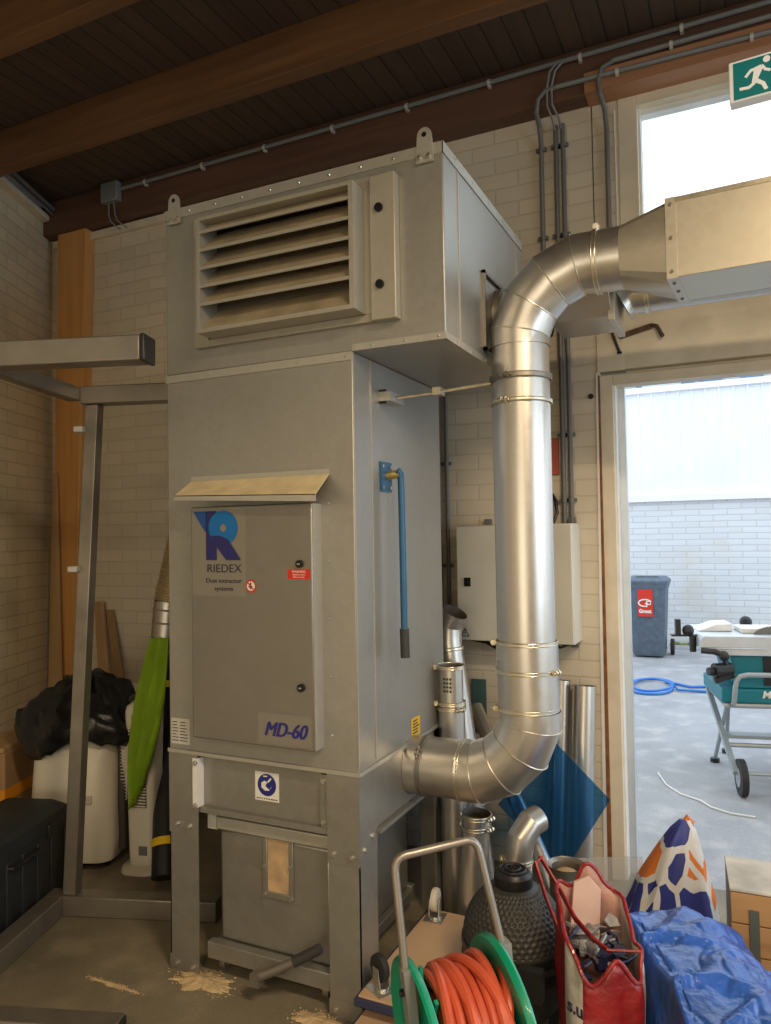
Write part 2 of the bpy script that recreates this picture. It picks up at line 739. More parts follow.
M['band'] = mat('zinc_clamp', (0.72, 0.66, 0.52), 0.3, 0.9, var=0.15, vscale=30)
M['steel'] = mat('bolt_steel', (0.62, 0.6, 0.55), 0.3, 0.9, var=0.1, vscale=40)
M['darksteel'] = mat('dark_lock_metal', (0.02, 0.02, 0.02), 0.35, 0.5)
M['frame_steel'] = mat('raw_square_tube', (0.27, 0.24, 0.20), 0.42, 0.7, var=0.25, vscale=5, rvar=0.1)
M['black'] = mat('black_plastic', (0.012, 0.012, 0.013), 0.42, 0.0, var=0.2, vscale=12)
M['blackrub'] = mat('black_rubber', (0.018, 0.018, 0.018), 0.7, 0, bump=0.2)
M['white_pl'] = mat('white_plastic', (0.72, 0.66, 0.55), 0.4, 0, var=0.05, vscale=4)
M['cream'] = mat('cream_painted_steel', (0.70, 0.66, 0.56), 0.45, 0, var=0.05, vscale=5)
M['cream_wood'] = mat('cream_painted_wood', (0.76, 0.67, 0.52), 0.6, 0, var=0.10, vscale=7, bump=0.12)
M['white_trim'] = mat('white_painted_trim', (0.80, 0.78, 0.74), 0.55, 0, var=0.08, vscale=9)
M['rust'] = mat('rusty_gap_strip', (0.22, 0.09, 0.03), 0.9, 0, var=0.3, vscale=30)
M['blue_paint'] = mat('blue_enamel', (0.02, 0.11, 0.22), 0.35, 0.1, var=0.1, vscale=8)
M['brass'] = mat('brass_bush', (0.70, 0.50, 0.18), 0.35, 0.8)
M['grip'] = mat('dark_rubber_grip', (0.035, 0.032, 0.03), 0.6)
M['logo_dark'] = mat('logo_dark_blue', (0.018, 0.016, 0.13), 0.5)
M['logo_light'] = mat('logo_light_blue', (0.0, 0.14, 0.42), 0.5)
M['logo_mid'] = mat('logo_mid_blue', (0.008, 0.07, 0.27), 0.5)
M['foil'] = mat('sticker_foil', (0.27, 0.25, 0.21), 0.3, 0.35)
M['ink'] = mat('dark_ink', (0.03, 0.025, 0.05), 0.6)
M['inkblue'] = mat('blue_ink', (0.02, 0.02, 0.20), 0.5)
M['red'] = mat('red_label', (0.62, 0.03, 0.01), 0.5)
M['white'] = mat('white_print', (0.8, 0.78, 0.72), 0.5)
M['yellow'] = mat('yellow_label', (0.85, 0.52, 0.01), 0.5)
M['sawdust'] = mat('sawdust', (0.62, 0.45, 0.25), 0.95, 0, var=0.2, vscale=60, bump=0.6, bscale=180)
M['conduit'] = mat('grey_conduit', (0.16, 0.155, 0.15), 0.45, 0, var=0.1, vscale=10)
M['conduit_light'] = mat('pale_grey_conduit', (0.22, 0.23, 0.23), 0.4, 0)
M['clip'] = mat('pale_clip', (0.55, 0.53, 0.48), 0.5)
M['beam'] = wood_mat('ceiling_beam_wood', (0.19, 0.088, 0.034), (0.115, 0.052, 0.02), (0.06, 1, 1), 24, 0.6)
M['plate'] = wood_mat('wall_plate_wood', (0.145, 0.07, 0.042), (0.095, 0.045, 0.028), (0.06, 1, 1), 24, 0.6)
M['post'] = wood_mat('pine_post', (0.72, 0.38, 0.13), (0.60, 0.28, 0.085), (1, 1, 0.05), 22, 0.55, knots=True)
M['board'] = wood_mat('pale_plank', (0.50, 0.33, 0.17), (0.40, 0.25, 0.12), (1, 1, 0.05), 22, 0.6)
M['card'] = mat('cardboard', (0.34, 0.21, 0.10), 0.85, 0, var=0.12, vscale=6)
M['orange'] = mat('orange_strap', (0.75, 0.28, 0.01), 0.55)
M['ply'] = wood_mat('plywood_top', (0.60, 0.40, 0.24), (0.52, 0.34, 0.20), (1, 0.15, 1), 8, 0.6)
M['crate'] = wood_mat('crate_wood', (0.50, 0.29, 0.12), (0.36, 0.19, 0.07), (0.06, 1, 1), 20, 0.6)
M['crate_top'] = mat('dusty_crate_top', (0.55, 0.51, 0.45), 0.85, 0, var=0.25, vscale=9)
M['carpet_blue'] = mat('blue_carpet_edge', (0.035, 0.04, 0.09), 0.95, 0, bump=0.8, bscale=200)
M['bin'] = mat('grey_bin_plastic', (0.10, 0.13, 0.17), 0.5, 0, var=0.2, vscale=18)
M['teal'] = mat('teal_saw_body', (0.0, 0.17, 0.22), 0.45, 0, var=0.06, vscale=8)
M['alu'] = mat('aluminium', (0.62, 0.66, 0.70), 0.4, 0.5, var=0.06, vscale=12)
M['greytube'] = mat('grey_stand_tube', (0.36, 0.40, 0.42), 0.4, 0.35)
M['hose_blue'] = mat('blue_hose', (0.03, 0.20, 0.62), 0.4)
M['green'] = mat('green_reel_plastic', (0.0, 0.24, 0.13), 0.35, 0, var=0.08, vscale=10, coat=0.2)
M['hose'] = mat('orange_rubber_hose', (0.50, 0.08, 0.035), 0.38, 0, var=0.12, vscale=20)
M['ceramic'] = mat('black_dimpled_ceramic', (0.035, 0.033, 0.030), 0.5, 0, var=0.15, vscale=14)
M['redbag'] = mat('red_woven_bag', (0.27, 0.012, 0.014), 0.42, 0, var=0.3, vscale=9, bump=0.8, bscale=14, coat=0.2, bdist=.02)
M['pinkbag'] = mat('pink_bag_lining', (0.50, 0.28, 0.24), 0.55, 0, var=0.15, vscale=8, bump=0.7, bscale=14, bdist=.015)
M['whitebag'] = mat('white_woven_bag', (0.58, 0.54, 0.48), 0.5, 0, var=0.15, vscale=8, bump=0.7, bscale=14, bdist=.015)
M['bluebag'] = mat('blue_woven_bag', (0.025, 0.10, 0.42), 0.30, 0, var=0.45, vscale=6, bump=0.8, bscale=15, coat=0.2, bdist=.018)
M['lime'] = mat('lime_cloth', (0.24, 0.40, 0.01), 0.75, 0, var=0.10, vscale=12, bump=0.3, bscale=80)
M['trash'] = mat('black_bin_liner', (0.010, 0.010, 0.011), 0.36, 0, bump=0.8, bscale=14)
M['case'] = mat('black_case_plastic', (0.020, 0.022, 0.023), 0.55, 0, bump=0.3, bscale=160, var=0.2, vscale=20)
M['mesh'] = mat('dark_mesh_grille', (0.05, 0.045, 0.04), 0.5, 0)
M['flexd'] = mat('flexible_foil_hose', (0.62, 0.52, 0.33), 0.35, 0.7)
M['glass'] = mat('window_glass', (0.9, 0.95, 1.0), 0.02, 0, trans=(0.93, (0.98, 1.0, 1.0)))
M['clearpl'] = mat('clear_plastic', (0.75, 0.78, 0.80), 0.2, 0, trans=(0.72, (0.92, 0.94, 0.95)))
M['bluesheet'] = mat('blue_translucent_sheet', (0.03, 0.16, 0.34), 0.15, 0, trans=(0.82, (0.34, 0.58, 0.82)))
M['tealsheet'] = mat('teal_translucent_sheet', (0.12, 0.20, 0.20), 0.3, 0, trans=(0.35, (0.5, 0.7, 0.7)))
M['exitgreen'] = mat('exit_sign_green', (0.0, 0.15, 0.155), 0.4, emit=((0.0, 0.15, 0.155), 0.15))
M['exitwhite'] = mat('exit_sign_white', (0.8, 0.8, 0.78), 0.4, emit=((0.8, 0.8, 0.78), 0.12))
M['cladding'] = mat('white_cladding', (0.86, 0.88, 0.92), 0.5, 0.0, var=0.03, vscale=2)
M['moss'] = mat('moss', (0.16, 0.18, 0.05), 0.95, 0, var=0.4, vscale=30, bump=0.8, bscale=90)
M['farwall'] = mat('far_facade', (0.5, 0.53, 0.56), 0.8, 0, var=0.1, vscale=1)
M['farglass'] = mat('far_window', (0.10, 0.20, 0.34), 0.2, 0)
M['dustwin'] = mat('dusty_window_pane', (0.50, 0.34, 0.19), 0.6, 0, var=0.25, vscale=14)

M['brick_back'] = brick_mat('painted_brick_back', (1, 0, 0), (0.74, 0.65, 0.51), (0.68, 0.595, 0.465), (0.62, 0.54, 0.42), grime=(0.46, 0.39, 0.30), bump=.35)
DL = V((-0.40, 0.916, 0)).normalized()
M['brick_left'] = brick_mat('painted_brick_left', tuple(DL), (0.72, 0.62, 0.44), (0.65, 0.555, 0.39), (0.54, 0.46, 0.32), bump=.4)
M['brick_yard'] = brick_mat('whitewashed_brick_yard', (1, 0, 0), (0.70, 0.72, 0.75), (0.655, 0.675, 0.70), (0.54, 0.555, 0.57), bw=0.34, rh=0.08, ms=0.009,
                            stain=0.8, bump=0.3, grime=(0.58, 0.53, 0.42))
M['plain_wall'] = mat('plain_cream_wall', (0.60, 0.52, 0.40), 0.8, 0, var=0.06, vscale=2)
M['ceil'] = plank_mat('ceiling_planks', (0.10, 0.064, 0.044), (0.08, 0.05, 0.035), (0.03, 0.018, 0.012))
M['floor'] = floor_mat('dusty_workshop_concrete', (0.25, 0.21, 0.145), (0.15, 0.125, 0.085), (0.40, 0.32, 0.21), 0.55)
M['yard'] = floor_mat('yard_concrete', (0.36, 0.37, 0.39), (0.29, 0.30, 0.32), (0.55, 0.55, 0.54), 0.6, 0.75)

# pattern bag: navy and orange patches with white borders
m = bpy.data.materials.new('patchwork_bag')
m.use_nodes = True
N, L = m.node_tree.nodes, m.node_tree.links
b = N['Principled BSDF']
b.inputs['Roughness'].default_value = 0.5
tc = N.new('ShaderNodeTexCoord')
mp = N.new('ShaderNodeMapping')
mp.inputs['Rotation'].default_value = (0.2, 0.1, 0.5)
mp.inputs['Scale'].default_value = (1.0, 1.0, 0.62)
L.new(tc.outputs['Object'], mp.inputs[0])
v1 = N.new('ShaderNodeTexVoronoi')
v1.feature = 'DISTANCE_TO_EDGE'
v1.inputs['Scale'].default_value = 9
v2 = N.new('ShaderNodeTexVoronoi')
v2.inputs['Scale'].default_value = 9
L.new(mp.outputs[0], v1.inputs['Vector'])
L.new(mp.outputs[0], v2.inputs['Vector'])
sp = N.new('ShaderNodeSeparateColor')
L.new(v2.outputs['Color'], sp.inputs[0])
cr = N.new('ShaderNodeValToRGB')
cr.color_ramp.interpolation = 'CONSTANT'
e = cr.color_ramp.elements
e[0].position = 0.0
e[0].color = (0.025, 0.035, 0.22, 1)
e[1].position = 0.58
e[1].color = (0.70, 0.19, 0.03, 1)
x = e.new(0.76)
x.color = (0.62, 0.60, 0.58, 1)
x = e.new(0.84)
x.color = (0.05, 0.08, 0.30, 1)
L.new(sp.outputs[0], cr.inputs[0])
lt = N.new('ShaderNodeMath')
lt.operation = 'LESS_THAN'
lt.inputs[1].default_value = 0.075
L.new(v1.outputs['Distance'], lt.inputs[0])
mx = N.new('ShaderNodeMix')
mx.data_type = 'RGBA'
mx.inputs['B'].default_value = (0.66, 0.65, 0.64, 1)
L.new(lt.outputs[0], mx.inputs['Factor'])
L.new(cr.outputs[0], mx.inputs['A'])
L.new(mx.outputs['Result'], b.inputs['Base Color'])
M['patch'] = m

# ================================================================== SETTING
YW = 3.48       # inner face of the back wall
CZ = 3.72       # ceiling underside
struct(MB().box(-4.6, -6, -0.1, 6, YW + 0.1, 0), 'floor', M['floor'])
g = MB().box(-12, YW + 0.1, -0.1, 14, 30, -0.002)
struct(g, 'trim_yard_ground', M['yard'])
struct(MB().box(-4.8, -6, CZ, 6, YW + 0.25, CZ + 0.1), 'ceiling', M['ceil'])

# back wall with the doorway and the window above it
w = MB()
w.box(-4.5, YW, 0, -0.568, YW + 0.22, 3.9)
w.box(2.2, YW, 0, 2.7, YW + 0.22, 3.9)
w.box(5.0, YW, 0, 6.0, YW + 0.22, 3.9)
w.box(2.7, YW, 0, 5.0, YW + 0.22, 0.7)
w.box(2.7, YW, 3.3, 5.0, YW + 0.22, 3.9)
w.box(-0.572, YW, 3.51, 2.2, YW + 0.22, 3.9)
w.box(-0.572, YW, 2.28, -0.455, YW + 0.22, 3.51)
struct(w, 'wall_back', M['brick_back'])
# left wall runs at an angle
c0 = V((-4.05, 3.48, 0))
cs = c0 + DL * 0.3
ce = c0 - DL * 4.4
nL = V((-DL.y, DL.x, 0))
wl = MB().prism([cs, ce, ce + nL * 0.2, cs + nL * 0.2], (0, 0, 3.60))
struct(wl, 'wall_left', M['brick_left'])
wl = MB().prism([ce, (ce.x, -6, 0), (ce.x - .2, -6, 0), ce + nL * 0.2], (0, 0, 3.72))
struct(wl, 'wall_left', M['plain_wall'])
struct(MB().box(6, -6, 0, 6.2, YW, 3.72), 'wall_right', M['plain_wall'])
struct(MB().box(-4.8, -6.2, 0, 6, -6, 3.72), 'wall_rear', M['plain_wall'])
# painted top of the left wall, and the boarding above it
q0, q1 = c0 - DL * 0.02, ce
struct(MB().prism([p + V((0, 0, 3.60)) for p in (q0 - nL * 0.05, q1 - nL * 0.05, q1 + nL * 0.2, q0 + nL * 0.2)], (0, 0, 0.035)), 'trim_left_ledge', M['cream_wood'])
struct(MB().prism([p + V((0, 0, 3.635)) for p in (q0 + nL * 0.02, q1 + nL * 0.02, q1 + nL * 0.2, q0 + nL * 0.2)], (0, 0, 0.09)), 'trim_left_boarding', M['farwall'])

# ceiling beams and the plate along the back wall
for y in (2.69, 2.015, 1.34, 0.665, -0.01, -0.685, -1.36, -2.035, -2.71):
    xl = -4.05 + (3.48 - y) * 0.4367 - 0.02 if y > -0.5 else -2.35
    struct(MB().box(xl, y - 0.038, 3.52, 6, y + 0.038, CZ), 'ceiling_beam', M['beam'], bevel=0.004)
struct(MB().box(-4.02, 3.37, 3.51, 6, YW, CZ), 'trim_plate_beam', M['plate'], bevel=0.004)
struct(MB().box(-0.58, 3.355, 3.505, 6, YW - .002, 3.545), 'trim_lit_plate_edge', wood_mat('lit_plate_wood', (0.46, 0.23, 0.12), (0.36, 0.17, 0.085), (0.06, 1, 1), 24, 0.6), bevel=0.003)  # lower edge of the plate, window light painted in as brighter wood
struct(MB().box(-0.58, 3.362, 3.547, 6, 3.372, 3.60), 'trim_lit_plate_face', bpy.data.materials['lit_plate_wood'], bevel=0.002)  # plate front above it, lit tone put into the colour too
struct(MB().box(-4.0, 3.445, 3.455, -1.6, YW + 0.005, 3.50), 'trim_plate_sill', M['cream_wood'])

# door surround: smooth boarding above, frame, white stop
t = MB()
t.box(-0.455, YW - 0.004, 2.28, 2.2, YW + 0.06, 2.66)
struct(t, 'trim_panel_over_door', M['cream_wood'])
t = MB()
t.box(-0.572, YW - 0.006, 2.276, -0.455, YW, 2.70)
struct(t, 'trim_brick_edge', M['cream_wood'])
d = MB()
d.box(-0.568, YW + 0.015, 0, -0.510, YW + 0.11, 2.262)
d.box(-0.510, YW + 0.015, 2.215, 2.18, YW + 0.11, 2.262)
d.box(2.10, YW + 0.015, 0, 2.2, YW + 0.11, 2.215)
struct(d, 'door_1', M['cream_wood'], bevel=0.003)
struct(MB().prism([(-0.600, YW - .006, 0), (-0.584, YW - .006, 0), (-0.572, YW - .006, 2.275), (-0.580, YW - .006, 2.275)], (0, .03, 0)), 'trim_door_edge', M['white_trim'])
struct(MB().prism([(-0.584, YW - .003, 0), (-0.568, YW - .003, 0), (-0.566, YW - .003, 2.262), (-0.572, YW - .003, 2.262)], (0, .03, 0)), 'trim_door_gap', M['rust'])
t = MB().box(-0.510, YW + 0.03, 0.0, -0.502, YW + 0.125, 2.225)
struct(t, 'trim_door_stop', M['white_trim'])
t = MB().box(-0.505, YW + 0.11, 0.0, -0.472, YW + 0.15, 2.225)
struct(t, 'trim_door_seal', M['alu'])
struct(MB().box(-0.455, YW + 0.06, 2.262, 2.2, YW + 0.22, 2.66), 'trim_lintel', M['cream_wood'])

# window over the door
wf = MB()
wf.box(-0.455, YW - 0.004, 2.66, -0.372, YW + 0.12, 3.51)
wf.box(2.1, YW - 0.004, 2.66, 2.2, YW + 0.12, 3.51)
wf.box(-0.372, YW - 0.004, 3.46, 2.1, YW + 0.12, 3.51)
wf.box(-0.372, YW - 0.004, 2.66, 2.1, YW + 0.12, 2.72)
wf.box(0.165, YW + 0.02, 2.72, 0.22, YW + 0.10, 3.46)
wo = struct(wf, 'window_1', M['cream_wood'], bevel=0.003)
r = MB()
r.box(-0.376, YW + 0.03, 2.72, -0.362, YW + 0.11, 3.462)
r.box(-0.376, YW + 0.045, 3.435, 2.1, YW + 0.10, 3.463)
struct(r, 'trim_glazing_bead', M['white_trim'])
struct(MB().box(-0.37, YW + 0.07, 2.70, 2.11, YW + 0.075, 3.465), 'window_1_glass', M['glass'])
# second window right of the door, out of view, added for more daylight
wf = MB()
for (a, b_, c, d_) in ((2.7, 0.7, 2.76, 3.3), (4.94, 0.7, 5.0, 3.3), (2.76, 0.7, 4.94, 0.76), (2.76, 3.24, 4.94, 3.3), (3.82, 0.76, 3.88, 3.24)):
    wf.box(a, YW + 0.02, b_, c, YW + 0.1, d_)
struct(wf, 'added_window', M['cream_wood'])
struct(MB().box(2.74, YW + 0.06, 0.74, 4.96, YW + 0.065, 3.26), 'added_window_glass', M['glass'])

# narrow crack line down the brick beside the window
struct(MB().tube([(-0.470, YW - 0.003, 3.46), (-0.468, YW - 0.003, 3.0), (-0.472, YW - 0.003, 2.55)], 0.004, 6), 'trim_filler_line', M['white_trim'])

# ------------------------------------------------------------------ yard
struct(MB().box(-7, 10.8, 0, 9, 11.05, 1.955), 'wall_yard', M['brick_yard'])
struct(MB().box(-7, 10.74, 1.955, 9, 11.05, 2.045), 'trim_yard_ledge', M['cladding'])
cl = MB()
x = -7.0
loops = []
pts = []
while x < 9:
    pts += [(x, 10.80), (x + 0.13, 10.80), (x + 0.142, 10.775), (x + 0.158, 10.775)]
    x += 0.17
poly = [V((a, b2, 2.045)) for a, b2 in pts] + [V((pts[-1][0], 10.95, 2.045)), V((pts[0][0], 10.95, 2.045))]
n = len(poly)
vs = poly + [p + V((0, 0, 1.40)) for p in poly]
fs = [(i, (i + 1) % n, n + (i + 1) % n, n + i) for i in range(n)]
cl.add(vs, fs)
cl.box(-7, 10.74, 3.44, 9, 11.0, 3.52)
struct(cl, 'wall_yard_cladding', M['cladding'])
ms = MB()
for i in range(30):
    xx = -0.86 + i * 0.045 + random.uniform(-.01, .01)
    ms.ball((xx, 10.74 + random.uniform(-.02, .02), 0.035), 0.045, (1.2, 0.8, random.uniform(.6, 1.3)), 8, 6)
tag(ms.build('moss_strip', M['moss']), 'strip of green moss at the foot of the whitewashed yard wall', 'moss', kind='stuff')
kb = MB().box(-0.92, 10.64, 0, 3.0, 10.69, 0.035)
struct(kb, 'trim_yard_kerb', M['farwall'])

fb = thing('far_building', 'grey building with blue windows seen over the white cladding', 'building', (-0.4, 18, 0))
f = MB()
f.box(-3.6, 17.6, 0, 2.6, 20, 4.95)
f.box(-1.9, 17.3, 4.0, -1.1, 17.6, 4.85)
f.build('facade', M['farwall'], fb)
f = MB().box(-1.30, 17.52, 4.55, -0.85, 17.6, 4.90)
wn0 = f.build('window', M['farglass'], fb)
for dx in (0.55, 1.35, -0.75, -1.6):
    copy_part(wn0, (dx, 0, 0))
f = MB().box(-3.6, 17.5, 4.95, 2.6, 20, 5.02)
f.build('roof_edge', M['cladding'], fb)

# wheelie bin
bn = thing('wheelie_bin', 'dark grey wheelie bin with a red sticker against the yard wall', 'bin', (-1.03, 9.95, 0))
def rr(cx, cy, z, hx, hy, rad, n=5, rot=0.0):
    """rounded rectangle loop"""
    out = []
    for (sx, sy, a0) in ((1, 1, 0), (-1, 1, 90), (-1, -1, 180), (1, -1, 270)):
        for i in range(n + 1):
            a = math.radians(a0 + 90 * i / n)
            out.append(V((cx + sx * (hx - rad) + rad * math.cos(a), cy + sy * (hy - rad) + rad * math.sin(a), z)))
    if rot:
        R_ = Matrix.Rotation(rot, 3, 'Z')
        c_ = V((cx, cy, z))
        out = [c_ + R_ @ (p - c_) for p in out]
    return out
BX, BY = -1.085, 9.95
f = MB().loft([rr(BX, BY, 0.02, 0.175, 0.18, 0.03), rr(BX, BY, 0.06, 0.185, 0.20, 0.03), rr(BX, BY, 0.90, 0.225, 0.25, 0.03)])
f.loft([rr(BX, BY, 0.84, 0.225, 0.25, 0.03), rr(BX, BY, 0.90, 0.245, 0.27, 0.03), rr(BX, BY, 0.915, 0.245, 0.27, 0.03)])
body = f.build('body', M['bin'], bn)
f = MB().loft([rr(BX, BY, 0.917, 0.25, 0.275, 0.03), rr(BX, BY, 0.945, 0.25, 0.275, 0.03), rr(BX, BY + .01, 0.985, 0.20, 0.23, 0.03)])
f.box(BX - .12, BY - .20, .98, BX + .14, BY - .12, 1.0)
f.build('lid', M['bin'], bn)
for s in (-1, 1):
    f = MB().cyl((BX + s * 0.235, BY + .16, 0.1), (BX + s * 0.275, BY + .16, 0.1), 0.10, n=24)
    f.build('wheel', M['blackrub'], bn)
f = MB().box(-1.185, 9.695, 0.51, -1.01, 9.735, 0.84)
sk = f.build('sticker', M['red'], bn, label='red sticker with white lettering')
bpy.context.view_layer.update()
g = MB()
cxs, zs = -1.10, 0.675
arc = [(cxs + 0.075 * math.cos(math.radians(a)) * (1.0), 9.690, zs + 0.042 * math.sin(math.radians(a))) for a in range(20, 300, 20)]
g.tube(arc + [(cxs + 0.03, 9.690, zs - 0.005), (cxs, 9.690, zs - 0.005)], 0.009, 6)
g.tube([(cxs + 0.02, 9.690, zs - 0.05), (cxs + 0.02, 9.690, zs + 0.02), (cxs + 0.065, 9.690, zs + 0.02), (cxs + 0.065, 9.690, zs - .015), (cxs + 0.02, 9.690, zs - .018)], 0.008, 6)
g.build('emblem', M['white'], sk)
text_part('lettering', 'Groot', 0.062, (-1.172, 9.688, 0.555), (1, 0, 0), (0, 0, 1), M['white'], sk, 0.002, width=0.145, bold=0.003)

# blue hose on the yard floor
pts = []
for i in range(60):
    a = i / 59 * 4 * PI
    pts.append((-0.86 + 0.20 * math.cos(a) * (1 + .12 * math.sin(a * .5)), 7.92 + 0.36 * math.sin(a) + .05 * math.cos(a * .5), 0.014 + (0.012 if i > 29 else 0)))
pts += [(-0.60, 7.78, .02), (-0.4, 7.82, 0.013), (-0.1, 7.86, 0.013), (0.4, 7.95, 0.013), (1.2, 7.8, .013)]
f = MB().tube(pts, 0.013, 8)
f.tube([(-0.75, 8.20, 0.014), (-0.5, 8.0, 0.014), (-0.25, 8.12, 0.013), (0.4, 8.25, 0.013), (1.2, 8.2, .013)], 0.013, 8)
tag(f.build('coiled_hose', M['hose_blue']), 'loose blue hose coiled on the yard concrete behind the saw stand', 'hose')
pts = []
for (a, b2) in ((-0.53, 5.12), (-0.46, 4.9), (-0.37, 4.76), (-0.26, 4.69), (-0.2, 4.60), (-0.1, 4.54), (0.02, 4.53)):
    pts.append((a, b2, 0.006))
tag(MB().tube(pts, 0.005, 6).build('white_cord', M['white_trim']), 'thin white cord lying on the yard floor in front of the saw wheel', 'cord')

# table saw on its folding stand
SO = V((-0.138, 4.96, 0))
SX = Matrix.Translation(SO) @ Matrix.Rotation(math.radians(13), 4, 'Z')
saw = thing('table_saw', 'teal table saw with grey top, rip fence and dark side knobs', 'table saw', (0.3, 5.3, 0.51))
f = MB(SX)
f.box(0, 0, 0.515, 0.95, 0.56, 0.60)
f.build('base_tray', M['teal'], saw, bevel=0.01)
f = MB(SX).hexa([V(p) for p in ((0.10, 0.015, 0.60), (0.80, 0.015, 0.60), (0.80, 0.50, 0.60), (0.10, 0.50, 0.60),
                              (0.055, 0.02, 0.80), (0.80, 0.02, 0.80), (0.80, 0.50, 0.80), (0.055, 0.50, 0.80))])
hs = f.build('housing', M['teal'], saw, bevel=0.008)
f = MB(SX).box(0.24, 0.008, 0.62, 0.7, 0.018, 0.79)
f.build('front_panel', M['black'], saw)
f = MB(SX)
f.prism([(-.115, -.02, .845), (-.115, -.02, .895), (-.095, -.02, .915), (0.95, -.02, .915), (.95, -.02, .845)], (0, .62, 0))
f.box(-.03, -.018, .80, .95, .03, .848)
f.box(-.02, -.025, .838, .95, -.018, .846)
f.build('table_top', M['alu'], saw, bevel=0.004)
f = MB(SX).prism([(-0.09, 0.20, 0.917), (0.115, 0.20, 0.917), (0.115, 0.20, 0.965), (0.02, 0.20, 0.96)], (0, 0.22, 0))
f.box(.15, .12, .916, .6, .34, .945)
f.build('rip_fence', M['white_trim'], saw, bevel=0.004)
f = MB(SX)
tooth = []
for i in range(48):
    a = PI * i / 47
    rr_ = 0.125 if i % 2 else 0.113
    tooth.append(V((0.32 - rr_ * math.cos(a), 0.08, 0.90 + rr_ * math.sin(a) * 0.55)))
f.prism(tooth, (0, 0.003, 0))
f.build('blade', M['conduit'], saw)
f = MB(SX)
f.tube([(-.115, -.03, .83), (-.04, -.04, .825), (0.01, -.04, .80), (0.03, -.04, .72)], .018, 8)
f.cyl((-.05, -.05, .715), (.05, -.02, .715), .043, n=14)
f.cyl((-.085, -.06, .71), (-.05, -.05, .71), .024, n=12)
f.bar((-.05, -.06, .655), (.06, -.04, .69), .03, .03)
f.ball((.01, -.04, .80), .030)
f.build('bevel_knob', M['black'], saw)
R13 = Matrix.Rotation(math.radians(13), 3, 'Z')
text_part('maker_lettering', 'Makita', 0.060, tuple(SX @ V((0.222, -.003, .550))), tuple(R13 @ V((1, 0, 0))), (0, 0, 1), M['white'], saw, 0.003, shear=0.25, bold=0.0015)
f = MB(SX)
f.box(-.26, .10, .895, -.10, .16, .905)
f.box(-.235, .10, .90, -.205, .15, 1.0)
f.cyl((-.135, .12, .80), (-.135, .12, .90), .02, n=10)
f.ball((-.16, .12, .93), .035, (1.0, 1, 1.1))
f.build('mitre_gauge', M['black'], saw)
f = MB(SX).ball((0.29, .62, 0.93), 0.04)
f.build('guard_knob', M['black'], saw)

st = thing('saw_stand', 'folding wheeled stand of grey tube under the teal table saw', 'stand', (0.2, 5.2, 0))
f = MB(SX)
f.tube([(.02, .54, .498), (.02, .02, .498), (.93, .02, .498), (.93, .54, .498)], 0.016, 8, closed=True)
f.build('top_frame', M['greytube'], st)
for a, b2 in (((.02, .50, .49), (.045, -.10, .13)), ((.93, .50, .49), (.955, -.10, .13))):
    MB(SX).bar(a, b2, 0.03, 0.03).build('leg', M['greytube'], st)
for a, b2 in (((.05, .10, .49), (.06, .57, .02)), ((.06, .12, .49), (.18, .80, .02)), ((.90, .10, .49), (.90, .80, .02))):
    o = MB(SX).tube([a, b2], 0.013, 8).build('leg', M['greytube'], st)
    MB(SX).cyl((b2[0], b2[1], 0.0), (b2[0], b2[1], 0.025), 0.03, n=12).build('foot', M['black'], o)
f = MB(SX)
f.tube([(.06, .0, .51), (.055, -.06, .53), (.055, -.08, .58), (.065, -.085, .66), (.085, -.085, .69), (.13, -.085, .70), (.95, -.085, .70)], 0.015, 10)
f.build('push_handle', M['greytube'], st)
f = MB(SX)
f.tube([(.04, .12, .235), (.93, .12, .235)], 0.014, 8)
f.tube([(.05, -.10, .13), (.96, -.10, .13)], 0.011, 8)
f.bar((.05, .34, .24), (.93, .34, .24), .10, .02)
f.build('cross_bar', M['greytube'], st)
for xw in (.075, .93):
    wv = MB(SX).cyl((xw - .018, -.10, 0.105), (xw + .018, -.10, 0.105), 0.105, n=28).build('wheel', M['blackrub'], st)
    MB(SX).cyl((xw - .022, -.10, 0.105), (xw + .022, -.10, 0.105), 0.055, n=20).build('hub', M['greytube'], wv)

# ================================================================== DUST EXTRACTOR
MX0, MX1, MY0, MY1 = -1.912, -1.134, 2.156, 2.93
UX1, UY1, UZ0, UZ1 = -0.807, 3.073, 2.155, 2.77
LZ = 0.56
mc = thing('dust_extractor', 'tall grey sheet metal dust extractor cabinet standing on four legs', 'dust extractor', (-1.52, 2.55, 0))
f = MB()
f.box(MX0, MY0, 0.787, MX1, MY1, UZ0)
bodyo = f.build('lower_body', M['machine'], mc, bevel=0.004)
f = MB().box(MX0, MY0, UZ0 + 0.001, UX1, UY1, UZ1)
f.build('upper_housing', M['machine'], mc, bevel=0.004)
# folded edge strips
f = MB()
f.box(MX0 - .003, MY0 - .004, UZ1 - 0.032, UX1 + .003, MY0, UZ1 + .004)
f.box(UX1, MY0 - .004, UZ1 - 0.032, UX1 + .004, UY1, UZ1 + .004)
f.build('top_edge_strip', M['machine_trim'], mc)
f = MB()
f.box(MX0 - .003, MY0 - .004, UZ0 - 0.028, MX1, MY0, UZ0 + 0.0)
f.box(MX1, MY0 - .004, UZ0, UX1 + .003, MY0, UZ0 + 0.022)
f.box(UX1, MY0, UZ0, UX1 + .003, UY1, UZ0 + 0.022)
f.build('middle_edge_strip', M['machine_trim'], mc)
